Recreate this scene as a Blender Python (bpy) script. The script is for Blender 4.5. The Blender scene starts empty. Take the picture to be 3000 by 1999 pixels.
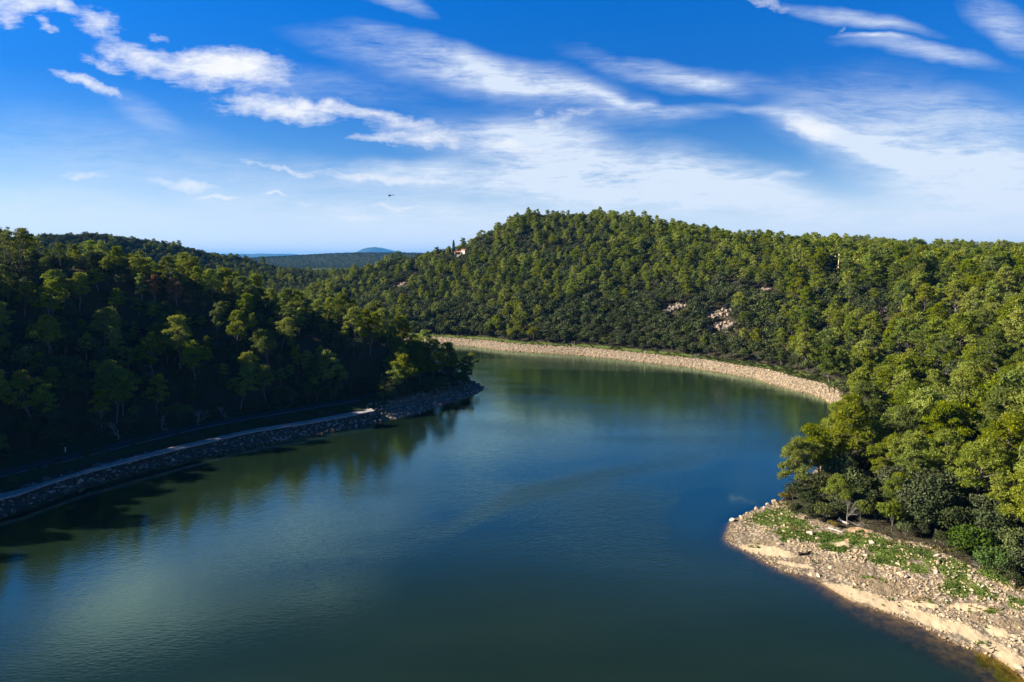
import bpy, math, random
import numpy as np
from mathutils import Vector, Matrix, noise as mnoise

SC = bpy.context.scene
COL = SC.collection
rad = math.radians

# ------------------------------------------------------------------ camera, light, exposure
CAMH = 45.0; FPX = 2000.0; HORIZON = 760.0
PITCH = math.atan((999.5 - HORIZON) / FPX)
cd = bpy.data.cameras.new('camera'); cam = bpy.data.objects.new('camera', cd); COL.objects.link(cam)
cam.location = (0, 0, CAMH); cam.rotation_euler = (math.pi / 2 - PITCH, 0, 0)
cd.sensor_width = 36.0; cd.lens = FPX / 3000 * 36.0; cd.clip_start = 0.5; cd.clip_end = 60000
SC.camera = cam
SC.render.engine = 'CYCLES'
SC.cycles.use_denoising = True
try: SC.cycles.denoiser = 'OPENIMAGEDENOISE'
except Exception: pass
SC.cycles.max_bounces = 5; SC.cycles.diffuse_bounces = 2; SC.cycles.glossy_bounces = 2
SC.cycles.transmission_bounces = 3; SC.cycles.transparent_max_bounces = 6
SC.cycles.caustics_reflective = False; SC.cycles.caustics_refractive = False
SC.view_settings.view_transform = 'Standard'; SC.view_settings.look = 'None'
SC.view_settings.exposure = 1.3; SC.view_settings.gamma = 1.0; SC.view_settings.use_curve_mapping = False

SUN_AZ = -85.0      # degrees clockwise from +Y (negative = left)
SUN_EL = 26.5
SKY_STRENGTH = 0.05
sd = bpy.data.lights.new('sun', 'SUN'); sun = bpy.data.objects.new('sun', sd); COL.objects.link(sun)
sd.energy = 5.0; sd.angle = rad(0.5); sd.color = (1.0, 0.90, 0.74)
sdir = Vector((math.sin(rad(SUN_AZ)) * math.cos(rad(SUN_EL)), math.cos(rad(SUN_AZ)) * math.cos(rad(SUN_EL)), math.sin(rad(SUN_EL))))
sun.rotation_euler = sdir.to_track_quat('Z', 'Y').to_euler(); sun.location = (-200, 0, 200)

# pixel <-> world authoring helpers (photo pixels, 3000 wide): only used to work out real positions
_c, _s = math.cos(PITCH), math.sin(PITCH)
def ray(px, py):
    x = px - 1500.0; d = py - 999.5
    return (x, FPX * _c - d * _s, -(d * _c + FPX * _s))
def G(px, py, z=0.0):
    r = ray(px, py); t = (z - CAMH) / r[2]; return (r[0] * t, r[1] * t)
def P(px, py, D):
    r = ray(px, py); t = D / math.hypot(r[0], r[1]); return (r[0] * t, r[1] * t, CAMH + r[2] * t)
def pix(x, y, z):
    dz = z - CAMH; fw = np.maximum(y * _c - dz * _s, 1e-3); up = y * _s + dz * _c
    return 1500 + FPX * x / fw, 999.5 - FPX * up / fw

# ------------------------------------------------------------------ node helpers
class NT:
    def __init__(s, nt): s.nt = nt; s.n = nt.nodes; s.l = nt.links
    def add(s, t, **kw):
        n = s.n.new(t)
        for k, v in kw.items(): setattr(n, k, v)
        return n
    def put(s, sock, v):
        if v is None: return
        if hasattr(v, 'is_linked') or isinstance(v, bpy.types.NodeSocket): s.l.new(v, sock)
        elif isinstance(v, (tuple, list)) and sock.type == 'RGBA' and len(v) == 3: sock.default_value = (*v, 1)
        else: sock.default_value = v
    def math(s, op, a, b=None, c=None, clamp=False):
        n = s.add('ShaderNodeMath', operation=op, use_clamp=clamp)
        for i, v in enumerate((a, b, c)):
            if v is not None: s.put(n.inputs[i], v)
        return n.outputs[0]
    def mix(s, f, a, b, blend='MIX'):
        n = s.add('ShaderNodeMix', data_type='RGBA', blend_type=blend)
        s.put(n.inputs[0], f); s.put(n.inputs[6], a); s.put(n.inputs[7], b); return n.outputs[2]
    def mr(s, v, a, b, c=0.0, d=1.0, smooth=True):
        n = s.add('ShaderNodeMapRange', interpolation_type='SMOOTHSTEP' if smooth else 'LINEAR')
        s.put(n.inputs[0], v)
        for i, q in enumerate((a, b, c, d)): s.put(n.inputs[i + 1], q)
        return n.outputs[0]
    def noise(s, vec, scale, detail=4, rough=0.55, dist=0.0, out='Fac'):
        n = s.add('ShaderNodeTexNoise'); s.put(n.inputs['Vector'], vec)
        n.inputs['Scale'].default_value = scale; n.inputs['Detail'].default_value = detail
        n.inputs['Roughness'].default_value = rough; n.inputs['Distortion'].default_value = dist
        return n.outputs[out]
    def mapping(s, vec, loc=(0, 0, 0), rot=(0, 0, 0), scale=(1, 1, 1), typ='POINT'):
        n = s.add('ShaderNodeMapping', vector_type=typ); s.put(n.inputs[0], vec)
        n.inputs[1].default_value = loc; n.inputs[2].default_value = rot; n.inputs[3].default_value = scale
        return n.outputs[0]
    def attr(s, name, out='Fac'):
        n = s.add('ShaderNodeAttribute', attribute_name=name); return n.outputs[out]

# ------------------------------------------------------------------ world: Nishita sky with cirrus and a few cumulus
W = bpy.data.worlds.new('World'); SC.world = W; W.use_nodes = True
w = NT(W.node_tree); w.n.clear()
sky = w.add('ShaderNodeTexSky', sky_type='NISHITA', sun_disc=False)
sky.sun_elevation = rad(SUN_EL); sky.sun_rotation = rad(SUN_AZ)
sky.altitude = 200; sky.air_density = 1.0; sky.dust_density = 0.15; sky.ozone_density = 2.5
tc = w.add('ShaderNodeTexCoord'); sp = w.add('ShaderNodeSeparateXYZ'); w.put(sp.inputs[0], tc.outputs['Generated'])
yy = w.math('MAXIMUM', sp.outputs[1], 0.06)
U = w.math('DIVIDE', sp.outputs[0], yy); V_ = w.math('DIVIDE', sp.outputs[2], yy)
cb = w.add('ShaderNodeCombineXYZ'); w.put(cb.inputs[0], U); w.put(cb.inputs[1], V_); UV = cb.outputs[0]
el = sp.outputs[2]
# deep polarised blue higher up
cr = w.add('ShaderNodeValToRGB'); w.put(cr.inputs[0], el); ce = cr.color_ramp.elements
TINT = [(0.0, (1.1, 1.25, 1.8)), (0.06, (0.72, 0.93, 1.25)), (0.13, (0.40, 0.74, 1.16)), (0.22, (0.085, 0.56, 1.24)), (0.36, (0.003, 0.66, 1.56)), (0.46, (0.008, 0.24, 0.50)), (0.6, (0.008, 0.17, 0.38)), (0.95, (0.01, 0.2, 0.55))]
while len(ce) < len(TINT): ce.new(0.5)
for e, (p, c) in zip(ce, TINT): e.position = p; e.color = (c[0] / 2.5, c[1] / 2.5, c[2] / 2.5, 1)
tv = w.add('ShaderNodeVectorMath', operation='SCALE'); w.put(tv.inputs[0], cr.outputs[0]); tv.inputs['Scale'].default_value = 2.5
skyc = w.mix(1.0, sky.outputs[0], tv.outputs[0], 'MULTIPLY')
skyc = w.mix(w.mr(el, 0.15, -0.01, 0.0, 0.85), skyc, (7.5, 8.35, 9.5))
def uv(px, py):
    r = ray(px, py); return r[0] / r[1], r[2] / r[1]
def blobs(lst, vec):
    acc = None
    for px, py, rx, ry, ang, a in lst:
        if py > 480: a *= 1.3
        u0, v0 = uv(px, py)
        m = w.mapping(vec, (u0, v0, 0), (0, 0, rad(ang)), (rx / FPX, ry / FPX, 1), 'TEXTURE')
        ln = w.add('ShaderNodeVectorMath', operation='LENGTH'); w.put(ln.inputs[0], m)
        f = w.mr(ln.outputs['Value'], 1.0, 0.0, 0.0, a)
        acc = f if acc is None else w.math('ADD', acc, f)
    return acc
def warp(vec, scale, amt, sc=(1, 1, 1), rot=0):
    n = w.noise(w.mapping(vec, (3, 7, 0), (0, 0, rad(rot)), sc), scale, 4, 0.55, out='Color')
    v = w.add('ShaderNodeVectorMath', operation='SUBTRACT'); w.put(v.inputs[0], n); v.inputs[1].default_value = (0.5, 0.5, 0.5)
    q = w.add('ShaderNodeVectorMath', operation='SCALE'); w.put(q.inputs[0], v.outputs[0]); q.inputs['Scale'].default_value = amt
    o = w.add('ShaderNodeVectorMath', operation='ADD'); w.put(o.inputs[0], vec); w.put(o.inputs[1], q.outputs[0]); return o.outputs[0]
wv = warp(warp(UV, 5.0, 0.05), 26.0, 0.030)
cum = blobs([(640, 205, 310, 88, -5, 1.15), (690, 180, 200, 60, -8, .4), (400, 150, 150, 55, -8, .85), (300, 185, 110, 24, -14, .5), (470, 95, 60, 24, -20, .45), (285, 60, 120, 52, -12, .8), (180, 15, 60, 26, -8, .6), (830, 320, 270, 58, -2, 1.15), (1010, 318, 150, 26, -8, .5),
             (270, 250, 200, 26, -17, .85), (60, 10, 190, 50, 0, .95), (25, 60, 80, 34, -20, .7), (130, 70, 40, 22, -20, .6), (150, 95, 40, 18, 0, .6), (1170, 345, 190, 42, -5, .75), (1060, 400, 110, 20, -3, .5),
             (1230, 400, 260, 46, -4, .9), (1480, 425, 120, 34, 0, .75), (1560, 445, 120, 26, 10, .5), (1660, 350, 130, 36, 8, .6), (1590, 350, 40, 50, 0, .45), (2370, 380, 120, 46, -10, .85), (540, 545, 150, 24, -4, .62), (640, 583, 120, 11, -3, .6), (255, 525, 110, 20, -5, .5),
             (790, 500, 150, 16, -10, .5), (800, 580, 70, 8, -2, .6), (890, 600, 80, 8, -2, .55), (1060, 640, 180, 16, -5, .5), (1110, 520, 330, 26, -3, .7), (1160, 615, 160, 12, -3, .5), (2255, 12, 90, 24, -22, .8), (2470, 100, 30, 12, 10, .35)], wv)
def cn_(sx, sy, sc, rough, off): return w.noise(w.mapping(UV, off, (0, 0, rad(9)), (sx, sy, 1)), sc, 10, rough, 0.4)
cn = w.math('ADD', w.math('MULTIPLY', cn_(1, 2.0, 13, 0.66, (0, 0, 0)), 0.55), w.math('MULTIPLY', cn_(1, 3.4, 30, 0.7, (4, 1, 0)), 0.45))
cumA = w.mr(w.math('ADD', w.math('MULTIPLY', cum, 1.0), w.math('MULTIPLY', w.math('SUBTRACT', cn, 0.5), 3.0)), 0.18, 1.22, 0.0, 1.0, False)
cumA = w.math('MULTIPLY', cumA, w.mr(cum, 0.0, 0.32))
cir = blobs([(2750, 330, 600, 170, -10, .30), (1000, 560, 700, 120, -4, .35), (900, -120, 480, 95, -14, 1.25), (450, -230, 520, 130, -18, 1.0), (250, -460, 700, 160, -10, 1.2), (-300, -100, 400, 160, -10, 1.2), (200, -330, 400, 120, -20, 1.0), (900, -330, 300, 60, -15, .7), (1350, 210, 640, 85, -14, 0.85), (1250, 130, 300, 40, -16, .5), (1600, 250, 520, 70, -12, .95), (1960, 215, 380, 56, -9, .95), (2080, 250, 160, 40, -20, .6), (1870, 300, 330, 26, -10, .9), (2180, 330, 260, 20, -8, .5),
             (1700, 480, 620, 160, -8, 1.45), (1500, 400, 300, 60, -4, .6), (2000, 570, 640, 130, -8, 1.4), (1400, 540, 620, 60, -3, .9), (2680, 410, 560, 180, -12, 1.15), (2900, 320, 360, 90, -10, .5), (2950, 540, 560, 170, -6, 1.1), (2480, 395, 330, 50, -12, 1.1), (2760, 440, 420, 60, -8, .7),
             (2500, 50, 320, 30, -10, 1.0), (2720, 145, 330, 34, -7, .95), (2560, 105, 140, 12, -5, .9), (2950, 60, 200, 70, -25, .9), (1190, 25, 150, 26, -20, .8), (1560, 270, 140, 16, -10, .5), (2290, 540, 110, 13, 22, .5),
             (2700, 640, 800, 110, 0, 1.1), (300, 480, 800, 200, -6, .40), (300, 640, 900, 100, 0, .55), (1300, 640, 800, 80, 0, .85), (440, 330, 160, 60, -30, .4), (950, 250, 500, 80, -8, .35)], warp(UV, 3.5, 0.09))
wf = warp(UV, 3, 0.05)
fib = w.noise(w.mapping(wf, (0, 0, 0), (0, 0, rad(13)), (1.0, 5.5, 1)), 9, 10, 0.72, 0.6)
fib2 = w.noise(w.mapping(wf, (2, 5, 0), (0, 0, rad(10)), (1.0, 2.6, 1)), 5, 8, 0.65, 0.5)
fib3 = w.noise(w.mapping(wf, (7, 5, 0), (0, 0, rad(16)), (1.0, 9.0, 1)), 24, 6, 0.7, 0.2)
fm = w.math('ADD', w.math('ADD', w.math('MULTIPLY', fib, 0.45), w.math('MULTIPLY', fib2, 0.35)), w.math('MULTIPLY', fib3, 0.20))
cirA = w.mr(w.math('MULTIPLY', cir, w.math('ADD', 0.56, w.math('MULTIPLY', w.math('SUBTRACT', fm, 0.5), 3.4))), 0.02, 1.0, 0.0, 0.9, False)
skyc = w.mix(cirA, skyc, (7.3, 8.1, 9.05))
shade = w.mr(cn_(1, 2.6, 9, 0.6, (1, 3, 0)), 0.35, 0.65)
skyc = w.mix(cumA, skyc, w.mix(shade, (8.0, 8.35, 8.9), (9.0, 9.05, 9.15)))
skyc = w.mix(1.0, skyc, (0.90, 0.90, 0.91), 'MULTIPLY')
bg = w.add('ShaderNodeBackground'); w.put(bg.inputs[0], skyc); bg.inputs[1].default_value = SKY_STRENGTH
wo = w.add('ShaderNodeOutputWorld'); w.l.new(bg.outputs[0], wo.inputs[0])

# ------------------------------------------------------------------ mesh helpers
def mk_mesh(name, V, polys, mats=(), midx=None, smooth=False):
    """polys: list of integer arrays (n,k)"""
    V = np.asarray(V, dtype=np.float32)
    me = bpy.data.meshes.new(name)
    polys = [np.asarray(p, dtype=np.int32) for p in polys if len(p)]
    nl = sum(p.size for p in polys); npoly = sum(len(p) for p in polys)
    me.vertices.add(len(V)); me.vertices.foreach_set('co', V.ravel())
    me.loops.add(nl); me.loops.foreach_set('vertex_index', np.concatenate([p.ravel() for p in polys]))
    tot = np.concatenate([np.full(len(p), p.shape[1], np.int32) for p in polys])
    st = np.concatenate([[0], np.cumsum(tot)[:-1]]).astype(np.int32)
    me.polygons.add(npoly); me.polygons.foreach_set('loop_start', st); me.polygons.foreach_set('loop_total', tot)
    for m in mats: me.materials.append(m)
    if midx is not None: me.polygons.foreach_set('material_index', np.asarray(midx, np.int32))
    me.polygons.foreach_set('use_smooth', np.full(npoly, smooth, bool))
    me.update(calc_edges=True); me.validate()
    return me
def link(name, me, parent=None, loc=None):
    o = bpy.data.objects.new(name, me); COL.objects.link(o)
    if parent is not None: o.parent = parent
    if loc is not None: o.location = loc
    return o
def tag(o, label=None, cat=None, group=None, kind=None):
    if label: o['label'] = label
    if cat: o['category'] = cat
    if group: o['group'] = group
    if kind: o['kind'] = kind
    return o
def empty(name, loc, rz=0.0, scale=1.0):
    o = bpy.data.objects.new(name, None); COL.objects.link(o); o.location = loc; o.rotation_euler = (0, 0, rz)
    o.scale = (scale,) * 3; o.empty_display_size = 0.3; return o
def addattr(me, name, vals):
    a = me.attributes.new(name, 'FLOAT', 'POINT'); a.data.foreach_set('value', np.asarray(vals, np.float32))

class MB:
    """collects shapes for one mesh"""
    def __init__(s): s.V = []; s.Q = []; s.T = []; s.n = 0
    def add(s, V, Q=(), T=()):
        V = np.asarray(V, float).reshape(-1, 3); s.V.append(V)
        if len(Q): s.Q.append(np.asarray(Q, int).reshape(-1, 4) + s.n)
        if len(T): s.T.append(np.asarray(T, int).reshape(-1, 3) + s.n)
        s.n += len(V)
    def box(s, c, d, rz=0.0):
        x, y, z = [q / 2 for q in d]
        v = np.array([[a, b, e] for e in (-z, z) for b in (-y, y) for a in (-x, x)], float)
        if rz:
            ca, sa = math.cos(rz), math.sin(rz); v = np.stack([v[:, 0] * ca - v[:, 1] * sa, v[:, 0] * sa + v[:, 1] * ca, v[:, 2]], 1)
        s.add(v + np.array(c), [[0, 2, 3, 1], [4, 5, 7, 6], [0, 1, 5, 4], [2, 6, 7, 3], [0, 4, 6, 2], [1, 3, 7, 5]])
    def tube(s, pts, rr, sides=5):
        pts = np.asarray(pts, float); n = len(pts)
        tg = np.gradient(pts, axis=0); tg /= np.linalg.norm(tg, axis=1)[:, None] + 1e-9
        ref = np.array([0, 0, 1.0]) if abs(tg[0][2]) < 0.8 else np.array([1.0, 0, 0])
        a = np.cross(tg, ref); a /= np.linalg.norm(a, axis=1)[:, None] + 1e-9; b = np.cross(tg, a)
        th = np.arange(sides) * 2 * math.pi / sides
        rr = np.broadcast_to(np.asarray(rr, float), (n,))
        V = pts[:, None, :] + rr[:, None, None] * (np.cos(th)[None, :, None] * a[:, None, :] + np.sin(th)[None, :, None] * b[:, None, :])
        i = np.arange(n - 1)[:, None] * sides; j = np.arange(sides)[None, :]; k = (j + 1) % sides
        Q = np.stack([i + j, i + k, i + sides + k, i + sides + j], -1).reshape(-1, 4)
        s.add(V.reshape(-1, 3), Q)
    def mesh(s, name, mat, smooth=False):
        V = np.concatenate(s.V); p = []
        if s.Q: p.append(np.concatenate(s.Q))
        if s.T: p.append(np.concatenate(s.T))
        return mk_mesh(name, V, p, [mat] if mat else [], None, smooth)
    def build(s, name, mat, parent=None, loc=None, smooth=False):
        return link(name, s.mesh(name, mat, smooth), parent, loc)

def sstep(a, b, x):
    t = np.clip((x - a) / (b - a), 0, 1); return t * t * (3 - 2 * t)
# vectorised value noise / fbm
_rt = np.random.default_rng(5).random((256, 256))
def vnoise(x, y):
    xi = np.floor(x).astype(int); yi = np.floor(y).astype(int); fx = x - xi; fy = y - yi
    fx = fx * fx * (3 - 2 * fx); fy = fy * fy * (3 - 2 * fy)
    a = _rt[xi & 255, yi & 255]; b = _rt[(xi + 1) & 255, yi & 255]; c = _rt[xi & 255, (yi + 1) & 255]; d = _rt[(xi + 1) & 255, (yi + 1) & 255]
    return (a * (1 - fx) + b * fx) * (1 - fy) + (c * (1 - fx) + d * fx) * fy
def fbm(x, y, o=4, g=0.5):
    s = 0; a = 1; t = 0
    for i in range(o):
        s = s + a * vnoise(x * 2 ** i + 17.3 * i, y * 2 ** i + 9.1 * i); t += a; a *= g
    return s / t

# ------------------------------------------------------------------ shoreline and terrain height
left_px = [(0, 1518), (192, 1446), (357, 1393), (558, 1348), (759, 1303), (1000, 1263), (1100, 1239), (1212, 1217), (1279, 1194), (1368, 1167),
           (1412, 1147), (1418, 1136), (1390, 1118), (1366, 1109), (1335, 1090), (1290, 1066), (1240, 1052), (1170, 1040), (1060, 1020), (960, 1004)]
far_px = [(960, 994), (1120, 1000), (1262, 1008), (1370, 1015), (1475, 1028), (1575, 1035), (1700, 1042), (1846, 1058), (2025, 1078), (2204, 1109), (2293, 1136), (2400, 1163),
          (2446, 1190), (2480, 1235), (2470, 1290), (2420, 1345), (2360, 1405), (2287, 1467), (2216, 1489), (2140, 1525), (2122, 1574), (2140, 1596),
          (2176, 1612), (2225, 1639), (2283, 1672), (2379, 1697), (2412, 1715), (2500, 1767), (2589, 1794), (2656, 1819), (2723, 1848), (2761, 1872),
          (2801, 1890), (2879, 1915), (2924, 1935), (2969, 1966), (3000, 1992)]
LEFT = [G(*p) for p in left_px]; FAR = [G(*p) for p in far_px]
POLY = np.array([(-150, -120), (-128, -40), (-110, 40), (-98, 85)] + LEFT + FAR + [(60, 60), (66, 50), (80, 20), (100, -40), (110, -120)])
def sdist(x, y):
    """signed distance to the lake edge, positive on land"""
    x = np.asarray(x, float); y = np.asarray(y, float); best = np.full(x.shape, 1e18); ins = np.zeros(x.shape, bool)
    n = len(POLY)
    for i in range(n):
        ax, ay = POLY[i]; bx, by = POLY[(i + 1) % n]; dx, dy = bx - ax, by - ay
        t = np.clip(((x - ax) * dx + (y - ay) * dy) / (dx * dx + dy * dy + 1e-12), 0, 1)
        best = np.minimum(best, (x - ax - t * dx) ** 2 + (y - ay - t * dy) ** 2)
        c = (ay > y) != (by > y)
        xin = ax + (y - ay) * dx / (dy if abs(dy) > 1e-9 else 1e-9)
        ins ^= c & (x < xin)
    d = np.sqrt(best); return np.where(ins, -d, d)

CTRL = []
def cp(px, py, D, tree):
    x, y, z = P(px, py, D); CTRL.append((x, y, z - tree))
for a in [(0, 702, 236), (110, 694, 238), (250, 708, 240), (400, 750, 240), (560, 788, 238), (660, 826, 238), (760, 852, 238)]: cp(*a, 10.5)
for a in [(870, 868, 236), (1000, 896, 232), (1110, 920, 232), (1200, 946, 233)]: cp(*a, 10.5)
cp(1255, 1010, 240, 9)
CTRL += [(-205, 112, 39), (-220, 30, 41), (-240, -60, 43), (-300, 140, 52), (-330, 20, 54), (-260, 240, 40), (-190, 290, 22), (-120, 300, 12), (-300, 380, 30), (-230, 420, 8), (-210, 330, 20)]
for a in [(870, 855, 560), (930, 815, 568), (1050, 782, 582), (1180, 752, 592), (1290, 742, 575)]: cp(*a, 8.5)
cp(1345, 752, 560, 3)
for a in [(1420, 675, 555), (1500, 642, 547), (1560, 615, 542), (1640, 612, 538), (1720, 617, 535), (1850, 628, 528), (2000, 652, 515), (2150, 682, 490),
          (2300, 694, 462), (2500, 724, 425), (2650, 747, 385), (2800, 766, 345), (3000, 777, 305)]: cp(*a, 9.5)
for a in [(2460, 702, 640), (2620, 720, 690), (2800, 733, 700), (3000, 738, 690)]: cp(*a, 8)
CTRL += [(40, 640, 66), (200, 600, 42), (-60, 700, 40), (90, 800, 36), (330, 480, 26), (260, 330, 27), (250, 180, 30), (260, 80, 30), (220, -40, 26), (170, 20, 17), (190, 120, 27),
         (400, 300, 28), (450, 100, 34), (-150, 620, 14), (-130, 480, 5), (-190, 500, 6)]
for a in [(150, 695, 740), (250, 688, 745), (340, 690, 750), (420, 706, 755), (530, 716, 760), (620, 738, 775), (700, 752, 790), (760, 776, 800), (850, 790, 840), (960, 800, 860)]: cp(*a, 7)
CTRL += [(-420, 480, 22), (-330, 560, 24), (-280, 600, 20), (-600, 600, 70), (-700, 300, 60), (-520, 760, 50), (-230, 800, 24), (-120, 900, 26)]
CTRL += [(68, 126, 4.5), (62, 105, 3.4), (60, 90, 3), (64, 78, 2.6), (82, 112, 7), (92, 92, 7), (108, 130, 14), (120, 90, 13), (105, 60, 6.5), (150, 160, 24), (96, 150, 9), (110, 180, 10), (135, 210, 15), (160, 240, 25), (85, 60, 3.5), (125, 40, 9)]
for (sx_, sy_), prof in zip([(-110, 40), (-98, 85), (-90, 115), (-86, 128), (-82, 139), (-73, 150), (-62, 163), (-45, 176)],
                            [((45, 18), (62, 26.5))] * 5 + [((45, 18), (62, 25)), ((45, 17), (60, 22)), ((40, 14),)]):
    for d_, z_ in prof: CTRL.append((sx_ - .82 * d_, sy_ + .57 * d_, z_))
for i in range(0, len(POLY)):
    CTRL.append((POLY[i][0], POLY[i][1], 1.0))
CTRL = np.array(CTRL)
def _fit():
    X = CTRL[:, :2] / 100; n = len(X)
    K = np.linalg.norm(X[:, None] - X[None], axis=2); K = K + 0.02 * np.eye(n) * -1
    A = np.block([[K, np.ones((n, 1))], [np.ones((1, n)), np.zeros((1, 1))]])
    return np.linalg.solve(A, np.concatenate([CTRL[:, 2], [0]]))
_w = _fit()
def rbf(x, y):
    s = np.full(x.shape, _w[-1]); x = x / 100; y = y / 100
    for (cx, cy, _), k in zip(CTRL, _w[:-1]): s += k * np.sqrt((x - cx / 100) ** 2 + (y - cy / 100) ** 2)
    return s
ROAD_PX = [(-260, 1462), (0, 1398), (214, 1347), (402, 1300), (612, 1250), (700, 1234), (865, 1205), (1000, 1183), (1060, 1172), (1124, 1158), (1200, 1136), (1250, 1120)]
ROADC = np.array([G(px, py - 14, 3.2) for px, py in ROAD_PX])
def road_dist(x, y):
    b = np.full(np.shape(x), 1e9)
    for (ax, ay), (bx, by) in zip(ROADC[:-1], ROADC[1:]):
        dx, dy = bx - ax, by - ay; t = np.clip(((x - ax) * dx + (y - ay) * dy) / (dx * dx + dy * dy), 0, 1); b = np.minimum(b, np.hypot(x - ax - t * dx, y - ay - t * dy))
    return b
def zone_left(x, y): return (x < -6) & (y < 262 + 0.3 * (-x)) & (y > -200) & (x + 0.55 * (y - 230) < 8)
FARH = [(-760, 2900, 46, 680, 260), (-190, 3000, 26, 520, 260), (-3660, 17600, 178, 460, 900), (-3150, 17800, 130, 800, 900), (-5900, 17200, 135, 650, 900), (-7100, 17000, 140, 750, 900), (-5200, 18300, 100, 5000, 900), (-10400, 16000, 180, 2400, 1200),
        (4400, 17200, 110, 5000, 1200), (10000, 14000, 170, 4000, 1500), (7800, 10400, 140, 1800, 1000)]
def terrain(x, y):
    x = np.asarray(x, float); y = np.asarray(y, float); d = sdist(x, y); r = np.hypot(x, y)
    L = zone_left(x, y)
    spit = np.clip(1 - (np.hypot(x - 46, y - 92) - 34) / 14, 0, 1) * (x > 20) * (y < 128)
    bankL = np.interp(d, [0, 1.2, 5.2, 7.2, 8.5, 11, 22.5, 30], [0, 0.35, 2.1, 2.25, 2.3, 3.05, 3.1, 4.0])
    tipw = sstep(-42, -34, x) * L     # towards the tip: plain gravel beach
    bankL = bankL * (1 - tipw) + tipw * np.interp(d, [0, 5, 12, 22, 30], [0, 0.7, 2.6, 3.1, 4.0])
    bankF = np.interp(d, [0, 0.8, 6.5, 8, 14, 22], [0, 0.3, 3.0, 3.2, 3.5, 4.2])
    bankS = np.interp(d, [0, 3, 9, 16, 24], [0, 0.25, 1.2, 2.5, 3.2])
    bank = np.where(L, bankL, bankF * (1 - spit) + bankS * spit)
    st = np.where(L, np.interp(x, [-56, -38], [22.5, 8.0]), 13.0 * (1 - spit) + 20 * spit); rw = np.where(L, np.interp(x, [-56, -38], [17.0, 12.0]), 22.0)
    h = rbf(x, y) + 4.5 * (fbm(x / 60, y / 60, 3) - 0.5) * sstep(30, 80, d)
    z = bank + sstep(0, 1, (d - st) / rw) * np.maximum(h - bank, 0)
    quiet = np.where(L & (d > 4.5) & (d < 23) & (x < -24), 0.12, 1.0)
    z = z + quiet * sstep(1, 5, d) * 0.25 * (fbm(x / 4, y / 4, 3) - 0.5) + quiet * np.where(L, 0.8, 1.0) * sstep(0.2, 2, d) * 0.35 * (fbm(x / 1.3, y / 1.3, 3) - 0.5) * np.where(d < 20, 1, 0.4)
    wr = np.where(L & (d > 5), 1 - sstep(4.0, 8.0, road_dist(x, y)), 0); z = z * (1 - wr) + 3.14 * wr
    f = sstep(800, 1150, r)
    zf = 12 + 0 * x
    for cx, cy, hh, sx, sy in FARH: zf = zf + hh * np.exp(-((x - cx) / sx) ** 2 - ((y - cy) / sy) ** 2)
    zf = zf + 10 * (fbm(x / 300, y / 300, 3) - 0.5) * sstep(1000, 1600, r) + 95 * (fbm(x / 900 + 3, y / 1400, 6, 0.6) - 0.5) * sstep(7000, 11000, r)
    z = z * (1 - f) + zf * f
    dn_ = np.minimum(-d, 60); low_ = sstep(36, 46, x) * (y < 100); sl_ = 0.75 - 0.58 * low_ + 0.25 * (fbm(x / 5, y / 5, 2) - .5) * low_; bed = -0.03 - sl_ * np.minimum(dn_, 5) - 0.9 * np.maximum(dn_ - 5, 0)
    return np.where(d < 0, np.maximum(bed, -9) + 0.15 * (fbm(x / 2, y / 2, 3) - 0.5) * sstep(0, 1.5, -d), z)
def tz(x, y): return float(terrain(np.array([x]), np.array([y]))[0])
def hit(px, py, up=0.0):
    """where the sight line of a photo pixel meets the terrain (plus up)"""
    r = np.array(ray(px, py)); r /= np.linalg.norm(r)
    t = np.arange(40, 1500, 0.7); p = np.array([0, 0, CAMH]) + t[:, None] * r
    zz = np.maximum(terrain(p[:, 0], p[:, 1]), 0) + up
    i = int(np.argmax(p[:, 2] < zz)); return float(p[i, 0]), float(p[i, 1]), float(zz[i] - up)

# ------------------------------------------------------------------ materials
def new_mat(name):
    m = bpy.data.materials.new(name); m.use_nodes = True; t = NT(m.node_tree); t.n.clear()
    o = t.add('ShaderNodeOutputMaterial'); return m, t, o
def prin(name, col, rough=0.8, spec=0.3, metal=0.0, var=0.0, scale=3.0, bump=0.0):
    m, t, o = new_mat(name); b = t.add('ShaderNodeBsdfPrincipled'); t.l.new(b.outputs[0], o.inputs[0])
    b.inputs['Roughness'].default_value = rough; b.inputs['Specular IOR Level'].default_value = spec; b.inputs['Metallic'].default_value = metal
    g = t.add('ShaderNodeTexCoord').outputs['Object']
    if var:
        n = t.noise(g, scale, 5); t.put(b.inputs['Base Color'], t.mix(n, tuple(c * (1 - var) for c in col), tuple(min(1, c * (1 + var)) for c in col)))
    else: t.put(b.inputs['Base Color'], col)
    if bump:
        n2 = t.noise(g, scale * 2, 5); bp = t.add('ShaderNodeBump'); bp.inputs['Strength'].default_value = bump; t.put(bp.inputs['Height'], n2); t.l.new(bp.outputs[0], b.inputs['Normal'])
    return m
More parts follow.
